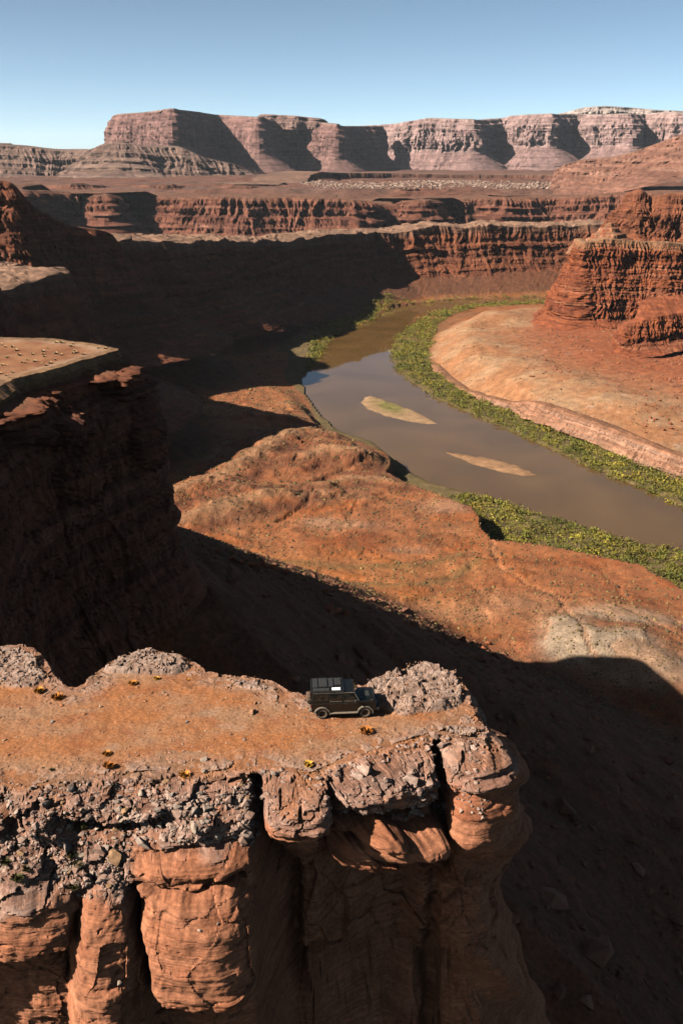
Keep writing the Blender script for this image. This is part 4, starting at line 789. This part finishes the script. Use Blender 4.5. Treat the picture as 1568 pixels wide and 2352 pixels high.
scatter('scrub', qp, r3.lognormal(-.52, .36, len(qp)) * np.interp(qp[:, 1], [350, 1200], [.8, 1.4]), scrub_vf, 12, M_LEAF, sc_, label='low dry scrub dotted over the red benches', tilt=.1)

# tufts of dry grass
def tuft_mesh(r, n, col, h=1.0):
    V, Fc, Cc = [], [], []
    for k in range(n):
        a = r.uniform(0, 6.283); s = r.uniform(.1, .9) ** .7; base = np.array([math.cos(a), math.sin(a), 0]) * s * .45; tip = np.array([math.cos(a) * s, math.sin(a) * s, h * r.uniform(.5, 1) * (1.1 - .5 * s)]); w = np.array([-math.sin(a), math.cos(a), 0]) * r.uniform(.05, .11)
        i = len(V); m_ = (base + tip) * .5 + [0, 0, .12]; V += [base - w, base + w, m_ + w, tip, m_ - w]; Fc.append([i, i + 1, i + 2, i + 4]); Fc.append([i + 4, i + 2, i + 3, i + 3]); Cc += [np.array(col) * r.uniform(.7, 1.25)] * 5
    Fq = np.array(Fc); T = np.concatenate([Fq[:, [0, 1, 2]], Fq[:, [0, 2, 3]]]); T = T[(T[:, 0] != T[:, 1]) & (T[:, 1] != T[:, 2]) & (T[:, 0] != T[:, 2])]
    return raw_mesh('grass_tuft', np.array(V), T, M_STRAW, False, np.array(Cc))
GOLD = [tuft_mesh(r3, 150, (.88, .38, .05), .9) for _ in range(3)]; PALEG = [tuft_mesh(r3, 60, (.85, .55, .28), .8) for _ in range(3)]; OLIVE = [tuft_mesh(r3, 120, (.13, .115, .035), .9) for _ in range(3)]
def tuft(p, s, kind_, label, group=None):
    o = link('grass_tuft', random.choice(kind_)); o.location = p; s *= 1.35 if kind_ is GOLD else 1.0; o.scale = (s, s, s); o.rotation_euler = (0, 0, random.uniform(0, 6.28)); return tag(o, label, 'grass tuft', group)
def top_at(u, v):
    x, y, _ = at_z(u, v); return (x, y, float(top_relief(np.array([[x]]), np.array([[y]]))[0][0, 0]) - .03)
for u, v, s, lab in ((840, 1683, .42, 'biggest golden grass tuft, just below the parked vehicle'), (708, 1760, .3, 'round golden tuft above the rounded rock nose'), (132, 1604, .42, 'spreading golden tuft near the left notch in the mesa'), (90, 1590, .36, 'golden tuft left of the spreading one by the notch'), (305, 1572, .3, 'golden tuft in front of the raised pale slab'), (245, 1733, .28, 'golden tuft alone in the middle of the mesa top'), (250, 1764, .34, 'golden tuft at the front rim above the left ledges'), (425, 1784, .34, 'orange tuft at the head of the rubble slope'), (360, 1560, .22, 'small golden tuft behind the mesa top, right of the slab front'), (432, 1562, .2, 'small golden tuft near the back rim, between slab and vehicle')):
    tuft(top_at(u, v), s, GOLD, lab)
for u, v, s, lab in ((120, 1770, .2, 'small dark tuft at the left front rim'), (100, 1764, .14, 'tiny dark tuft beside the small dark one')): tuft(top_at(u, v), s, OLIVE, lab)
for u, v, s in ((165, 1965, .4), (180, 1990, .36), (40, 2020, .5), (20, 2060, .45), (170, 2040, .4), (60, 2000, .35), (15, 1985, .4), (190, 1900, .3)):
    k = np.argmin((QU - u) ** 2 + (QV - v) ** 2); tuft(FP.reshape(-1, 3)[k], s, OLIVE, 'olive green tuft growing among the broken ledges at the lower left', 'olive tufts on the lower left ledges')
c = 0
while c < 45:
    u, v = random.uniform(0, 262), random.uniform(786, 880); x, y, _ = at_z(u, v)
    if sdf(BUTTE_POLY, np.array([[x]], np.float32), np.array([[y]], np.float32))[0, 0] < 1.5: continue
    tuft((x, y, .1 + .35 * float(fbm(np.array([x / 7]), np.array([y / 7]), octv=5)[0]) - .1), random.uniform(.25, .6), PALEG, 'pale dry tuft on the flat top of the left butte', 'pale tufts on the left butte top'); c += 1

# ------------------------------------------------------------------ the parked off-road vehicle
PAINT = plain('dark_paint', (.0035, .004, .003), .32, 0, .5); BLACK = plain('black_plastic', (.018, .017, .015), .6); GLASS = plain('dark_glass', (.006, .007, .006), .06, 0, .6)
TYRE = plain('dusty_tyre', (.13, .085, .06), .95, 0, .1, .5, 9); RIM = plain('black_rim', (.02, .018, .016), .4, .4); DUST = plain('dusty_trim', (.15, .115, .085), .85, 0, .2, .4, 6)
WHITE = plain('white_panel', (.78, .80, .82), .4); STEEL = plain('rack_metal', (.055, .055, .052), .45, .6); LAMP = plain('lamp_glass', (.5, .5, .48), .1, 0, .6); AMBER = plain('smoked_lamp', (.05, .03, .02), .25)
def bm_obj(name, b, mat, parent, smooth=False):
    me = bpy.data.meshes.new(name); bmesh.ops.recalc_face_normals(b, faces=b.faces); b.to_mesh(me); b.free(); me.materials.append(mat)
    if smooth: me.polygons.foreach_set('use_smooth', [True] * len(me.polygons))
    return link(name, me, parent)
def box(b, x0, x1, y0, y1, z0, z1, bev=0., taper=None):
    v = [b.verts.new(c) for c in ((x0, y0, z0), (x1, y0, z0), (x1, y1, z0), (x0, y1, z0), (x0, y0, z1), (x1, y0, z1), (x1, y1, z1), (x0, y1, z1))]
    if taper:
        f0, f1, sy = taper; cy = (y0 + y1) / 2
        for q, dx in ((4, f0), (7, f0), (5, f1), (6, f1)): v[q].co.x += dx; v[q].co.y = cy + (v[q].co.y - cy) * sy
    fs_ = [b.faces.new([v[i] for i in f]) for f in ((3, 2, 1, 0), (4, 5, 6, 7), (0, 1, 5, 4), (1, 2, 6, 5), (2, 3, 7, 6), (3, 0, 4, 7))]
    if bev:
        ed = list({e for f in fs_ for e in f.edges}); bmesh.ops.bevel(b, geom=ed, offset=bev, segments=2, affect='EDGES', profile=.6)
def one(name, mat, parent, *a, **k):
    b = bmesh.new(); box(b, *a, **k); return bm_obj(name, b, mat, parent)
def prism(b, pts, y0, y1):
    A_ = [b.verts.new((x, y0, z)) for x, z in pts]; B_ = [b.verts.new((x, y1, z)) for x, z in pts]; n_ = len(pts)
    b.faces.new(A_); b.faces.new(B_[::-1])
    for i in range(n_): b.faces.new((A_[i], B_[i], B_[(i + 1) % n_], A_[(i + 1) % n_]))
def lathe(b, prof_, seg=28):
    rings = [[b.verts.new((r_ * math.cos(2 * math.pi * i / seg), y, r_ * math.sin(2 * math.pi * i / seg))) for i in range(seg)] for r_, y in prof_]
    for p0, p1 in zip(rings[:-1], rings[1:]):
        for i in range(seg): b.faces.new((p0[i], p0[(i + 1) % seg], p1[(i + 1) % seg], p1[i]))
    return rings
def wheel(parent, x, y, z, side, name='wheel', axis=None, tread=True):
    w_ = link(name, bpy.data.meshes.new('wheel_hub'), parent); b = bmesh.new(); lathe(b, [(.001, -.06), (.06, -.06), (.06, .02)], 12); b.to_mesh(w_.data); b.free(); w_.data.materials.append(RIM)
    w_.location = (x, y, z); w_.rotation_euler = (0, 0, 0 if side < 0 else math.pi)
    if axis: w_.rotation_euler = axis
    b = bmesh.new(); lathe(b, [(.215, -.10), (.235, -.125), (.30, -.13), (.365, -.11), (.385, -.07), (.388, .07), (.365, .12), (.25, .13)], 32)
    for i in range(26):
        if not tread: break
        a = 2 * math.pi * i / 26; m_ = Matrix.Rotation(a, 4, 'Y'); n0 = len(b.verts); b.verts.ensure_lookup_table()
        box(b, .375, .402, -.105 + .09 * (i % 2), .015 + .09 * (i % 2), -.026, .026); b.verts.ensure_lookup_table(); bmesh.ops.transform(b, matrix=m_, verts=b.verts[n0:])
    bm_obj('tyre', b, TYRE, w_)
    b = bmesh.new(); lathe(b, [(.06, -.045), (.10, -.05), (.12, -.03), (.19, -.04), (.205, -.095), (.222, -.105), (.225, .10)], 28)
    for i in range(5):
        a = 2 * math.pi * i / 5; n0 = len(b.verts); box(b, .05, .205, -.075, -.035, -.025, .025); b.verts.ensure_lookup_table(); bmesh.ops.transform(b, matrix=Matrix.Rotation(a, 4, 'Y'), verts=b.verts[n0:])
    bm_obj('rim', b, RIM, w_)
    return w_
wr, wf = Vector(at_z(740, 1651, 0)), Vector(at_z(838, 1647.5, 0)); hd = math.atan2(wf.y - wr.y, wf.x - wr.x); side_off = .80
car = bpy.data.objects.new('offroad_vehicle', None); C.objects.link(car)
mid_ = (wr + wf) / 2; nrm = Vector((-math.sin(hd), math.cos(hd), 0)); cp = mid_ + nrm * side_off
TOPZ = float(top_relief(np.array([[cp.x]]), np.array([[cp.y]]))[0][0, 0]); car.location = (cp.x, cp.y, max(TOPZ, 0) + .03); car.rotation_euler = (0, 0, hd); car.scale = (1, 1, .955)
tag(car, 'dark green boxy off-road vehicle with loaded roof rack parked on the mesa edge', 'off-road vehicle')
arch = lambda xc: [(xc + .47 * math.cos(a), .40 + .47 * math.sin(a)) for a in np.linspace(math.pi - .12, .12, 9)]
b = bmesh.new(); prism(b, [(-2.06, .52), *arch(-1.385), *[p_ for p_ in arch(1.385)], (2.05, .52), (2.07, .98), (2.04, 1.20), (.95, 1.24), (.80, 1.27), (-2.07, 1.27), (-2.09, 1.22)], -.86, .86)
bmesh.ops.bevel(b, geom=[e for e in b.edges if abs(e.verts[0].co.y - e.verts[1].co.y) < .01 and e.verts[0].co.z > 1.1 and e.verts[1].co.z > 1.1], offset=.03, segments=2, affect='EDGES')
body = bm_obj('body', b, PAINT, car)
one('underbody', BLACK, car, -1.95, 1.95, -.70, .70, .34, .60, bev=.05)
b = bmesh.new(); box(b, -2.06, .98, -.855, .855, 1.262, 1.94, .05, (.06, -.34, .90)); cabin = bm_obj('cabin', b, PAINT, car)
one('roof', PAINT, car, -2.0, .60, -.775, .775, 1.93, 1.985, bev=.025)
b = bmesh.new(); box(b, .86, 2.02, -.62, .62, 1.20, 1.325, .035, (0, -.06, .96)); hood = bm_obj('hood', b, PAINT, car)
one('hood_scoop', BLACK, hood, 1.15, 1.7, -.3, .3, 1.31, 1.345, bev=.012)
for s in (-1, 1):
    one('front_fender', PAINT, car, .98, 1.98, s * .87 if s < 0 else .62, -.62 if s < 0 else .87, 1.17, 1.265, bev=.035)
    # side glass, doors and their handles; the side walls lean in a little towards the roof
    def pane(x0, x1, z0, z1, parent, nm, lean0=0., lean1=0.):
        q = lambda z: .855 - (z - 1.262) / .678 * .0855 + .006
        b = bmesh.new(); prism(b, [(x0, z0), (x1, z0), (x1 + lean1, z1), (x0 + lean0, z1)], -.006, .006); bmesh.ops.transform(b, matrix=Matrix.Shear('XZ', 4, (0, 0)) if False else Matrix.Identity(4), verts=b.verts)
        for v in b.verts: v.co.y = s * (q(v.co.z) + (.004 if v.co.y * s > 0 else -.02))
        return bm_obj(nm, b, GLASS, parent)
    pane(-1.88, -.98, 1.36, 1.80, car, 'rear_quarter_window')
    for nm, x0, x1, l1 in (('rear_door', -.93, -.06, 0), ('front_door', 0.0, .93, 0)):
        b = bmesh.new(); box(b, x0, x1, s * .862 - .012, s * .862 + .012, .60, 1.25, .008); dr_ = bm_obj(nm, b, PAINT, car)
        one('door_handle', BLACK, dr_, x0 + .08, x0 + .24, s * .885 - .014, s * .885 + .014, 1.10, 1.135, bev=.006)
        pane(x0 + .05, x1 - .08, 1.345, 1.80, dr_, 'window', 0, -.22 if nm == 'front_door' else 0)
        one('window_sill', DUST, dr_, x0 + .03, x1 - .05, s * .867 - .01, s * .867 + .01, 1.305, 1.325)
    one('rain_gutter', DUST if s < 0 else BLACK, car, -1.98, .62, s * .785 - .02, s * .785 + .02, 1.915, 1.935)
    one('belt_moulding', BLACK, car, -2.05, .95, s * .872 - .01, s * .872 + .01, 1.155, 1.175)
    st_ = one('side_step', DUST, car, -.86, .88, s * .94 - .09, s * .94 + .09, .44, .49, bev=.015)
    for x in (-.6, .6): one('step_bracket', BLACK, st_, x - .03, x + .03, s * .82 - .08, s * .82 + .08, .42, .45)
    for xc in (-1.385, 1.385):
        b = bmesh.new(); ys = (s * .85, s * .97); ar = [(xc + r_ * math.cos(a), .40 + r_ * math.sin(a)) for r_ in (.46, .53) for a in np.linspace(math.pi + .1, -.1, 15)]
        I_ = [[b.verts.new((x, y, z)) for x, z in ar[:15]] for y in ys]; O_ = [[b.verts.new((x, y, z)) for x, z in ar[15:]] for y in ys]
        for i in range(14):
            b.faces.new((I_[1][i], I_[1][i + 1], O_[1][i + 1], O_[1][i])); b.faces.new((O_[0][i], O_[0][i + 1], O_[1][i + 1], O_[1][i])); b.faces.new((I_[0][i], I_[0][i + 1], I_[1][i + 1], I_[1][i]))
        bm_obj('wheel_flare', b, DUST, car)
        wheel(car, xc, s * .80, .395, s)
    one('headlight_frame', BLACK, car, 2.03, 2.085, s * .62 - .15, s * .62 + .15, .92, 1.16, bev=.03)
    b = bmesh.new(); lathe(b, [(.001, .03), (.07, .025), (.105, 0), (.105, -.02)], 18); hl = bm_obj('headlight', b, LAMP, car, True); hl.location = (2.09, s * .62, 1.04); hl.rotation_euler = (0, 0, -math.pi / 2)
    b = bmesh.new(); box(b, 1.72, 1.92, s * .75 - .05, s * .75 + .05, 1.262, 1.31, .02); bm_obj('turn_signal', b, AMBER, car)
    mr = one('mirror', BLACK, car, .70, .80, s * 1.02 - .09, s * 1.02 + .09, 1.30, 1.50, bev=.025); one('mirror_arm', BLACK, mr, .73, .77, s * .90 - .05, s * .90 + .05, 1.33, 1.36)
    one('tail_light', plain('red_lamp', (.25, .01, .008), .3), car, -2.115, -2.07, s * .74 - .06, s * .74 + .06, .78, 1.0, bev=.012)
# windscreen set in the raked front of the cabin
b = bmesh.new(); vv = [b.verts.new(c_) for c_ in ((.945, -.74, 1.33), (.945, .74, 1.33), (.70, .70, 1.83), (.70, -.70, 1.83))]; b.faces.new(vv); r_ = bmesh.ops.extrude_face_region(b, geom=b.faces[:]); bmesh.ops.translate(b, vec=(.022, 0, .011), verts=[g for g in r_['geom'] if isinstance(g, bmesh.types.BMVert)])
ws = bm_obj('windscreen', b, GLASS, car)
for s in (-1, 1):
    b = bmesh.new(); vv = [b.verts.new(c_) for c_ in ((.985, s * .80 - .035, 1.28), (.985, s * .80 + .035, 1.28), (.665, s * .745 + .03, 1.92), (.665, s * .745 - .03, 1.92))]; b.faces.new(vv); r_ = bmesh.ops.extrude_face_region(b, geom=b.faces[:]); bmesh.ops.translate(b, vec=(.03, 0, .015), verts=[g for g in r_['geom'] if isinstance(g, bmesh.types.BMVert)])
    bm_obj('windscreen_pillar', b, DUST, car)
one('wiper', BLACK, ws, .985, 1.0, -.5, .0, 1.36, 1.375)
one('rear_window', GLASS, car, -2.075, -2.045, -.5, .5, 1.40, 1.80)
one('grille', BLACK, car, 2.05, 2.09, -.44, .44, .88, 1.17, bev=.015)
fbm_ = one('front_bumper', BLACK, car, 2.06, 2.30, -.84, .84, .52, .74, bev=.04)
b = bmesh.new(); box(b, 2.30, 2.35, -.42, .42, .94, .99, .02); box(b, 2.28, 2.34, -.42, -.37, .7, .96, .015); box(b, 2.28, 2.34, .37, .42, .7, .96, .015); bm_obj('bull_bar', b, BLACK, car)
one('rear_bumper', DUST, car, -2.24, -2.06, -.84, .84, .52, .68, bev=.03)
sp_w = wheel(car, -2.24, .12, 1.06, -1, 'spare_wheel', (0, 0, -math.pi / 2), True); one('spare_mount', BLACK, car, -2.16, -2.06, .02, .22, .95, 1.15)
lad = link('ladder', bpy.data.meshes.new('ladder_rail'), car); b = bmesh.new()
for y in (-.72, -.46): box(b, -2.14, -2.11, y - .014, y + .014, .85, 1.99)
b.to_mesh(lad.data); b.free(); lad.data.materials.append(STEEL)
for k in range(5): one('rung', STEEL, lad, -2.14, -2.115, -.72, -.46, .95 + .22 * k, .975 + .22 * k)
# roof rack with slats, cases and a white panel
b = bmesh.new()
for y in (-.80, .80): box(b, -2.06, -.02, y - .02, y + .02, 2.02, 2.055); box(b, -2.06, -.02, y - .012, y + .012, 2.10, 2.12)
for x in (-2.06, -.02): box(b, x - .02, x + .02, -.78, .78, 2.02, 2.055); box(b, x - .012, x + .012, -.80, .80, 2.10, 2.12)
for x in np.linspace(-2.04, -.04, 6):
    for y in (-.80, .80): box(b, x - .012, x + .012, y - .012, y + .012, 1.98, 2.12)
rack = bm_obj('roof_rack', b, STEEL, car)
for x in np.linspace(-1.92, -.16, 12): one('slat', STEEL, rack, x - .035, x + .035, -.78, .78, 2.03, 2.048)
for x in (-1.85, -1.38, -.91, -.44): one('rack_foot', DUST, rack, x - .07, x + .07, -.80, -.70, 1.965, 2.02)
for x0, x1, y0, y1, h_ in ((-1.96, -1.62, -.35, .72, .16), (-1.55, -1.02, -.30, .70, .20), (-.92, -.62, -.28, .72, .15), (-.54, -.12, -.10, .70, .18), (-1.95, -.90, -.74, -.46, .14)):
    cs = one('equipment_case', BLACK, rack, x0, x1, y0, y1, 2.05, 2.05 + h_ * .6, bev=.025)
    for q in (.25, .75): one('strap', STEEL, cs, x0 + (x1 - x0) * q - .02, x0 + (x1 - x0) * q + .02, y0 - .004, y1 + .004, 2.055, 2.054 + h_ * .6)
one('white_panel', WHITE, rack, -.74, -.20, -.70, -.40, 2.085, 2.115, bev=.008)

# ------------------------------------------------------------------ thin desert haze
m_h = bpy.data.materials.new('haze_air'); m_h.use_nodes = True; t_h = m_h.node_tree; t_h.nodes.remove(t_h.nodes['Principled BSDF'])
pv = t_h.nodes.new('ShaderNodeVolumePrincipled'); pv.inputs['Color'].default_value = (.80, .88, 1, 1); pv.inputs['Density'].default_value = HAZE; pv.inputs['Anisotropy'].default_value = .1
t_h.links.new(pv.outputs[0], t_h.nodes['Material Output'].inputs['Volume'])
b = bmesh.new(); box(b, -19800, 19800, -320, 31000, -208, 520); me = bpy.data.meshes.new('haze'); b.to_mesh(me); b.free(); me.materials.append(m_h); hz_o = link('haze', me); hz_o['kind'] = 'stuff'
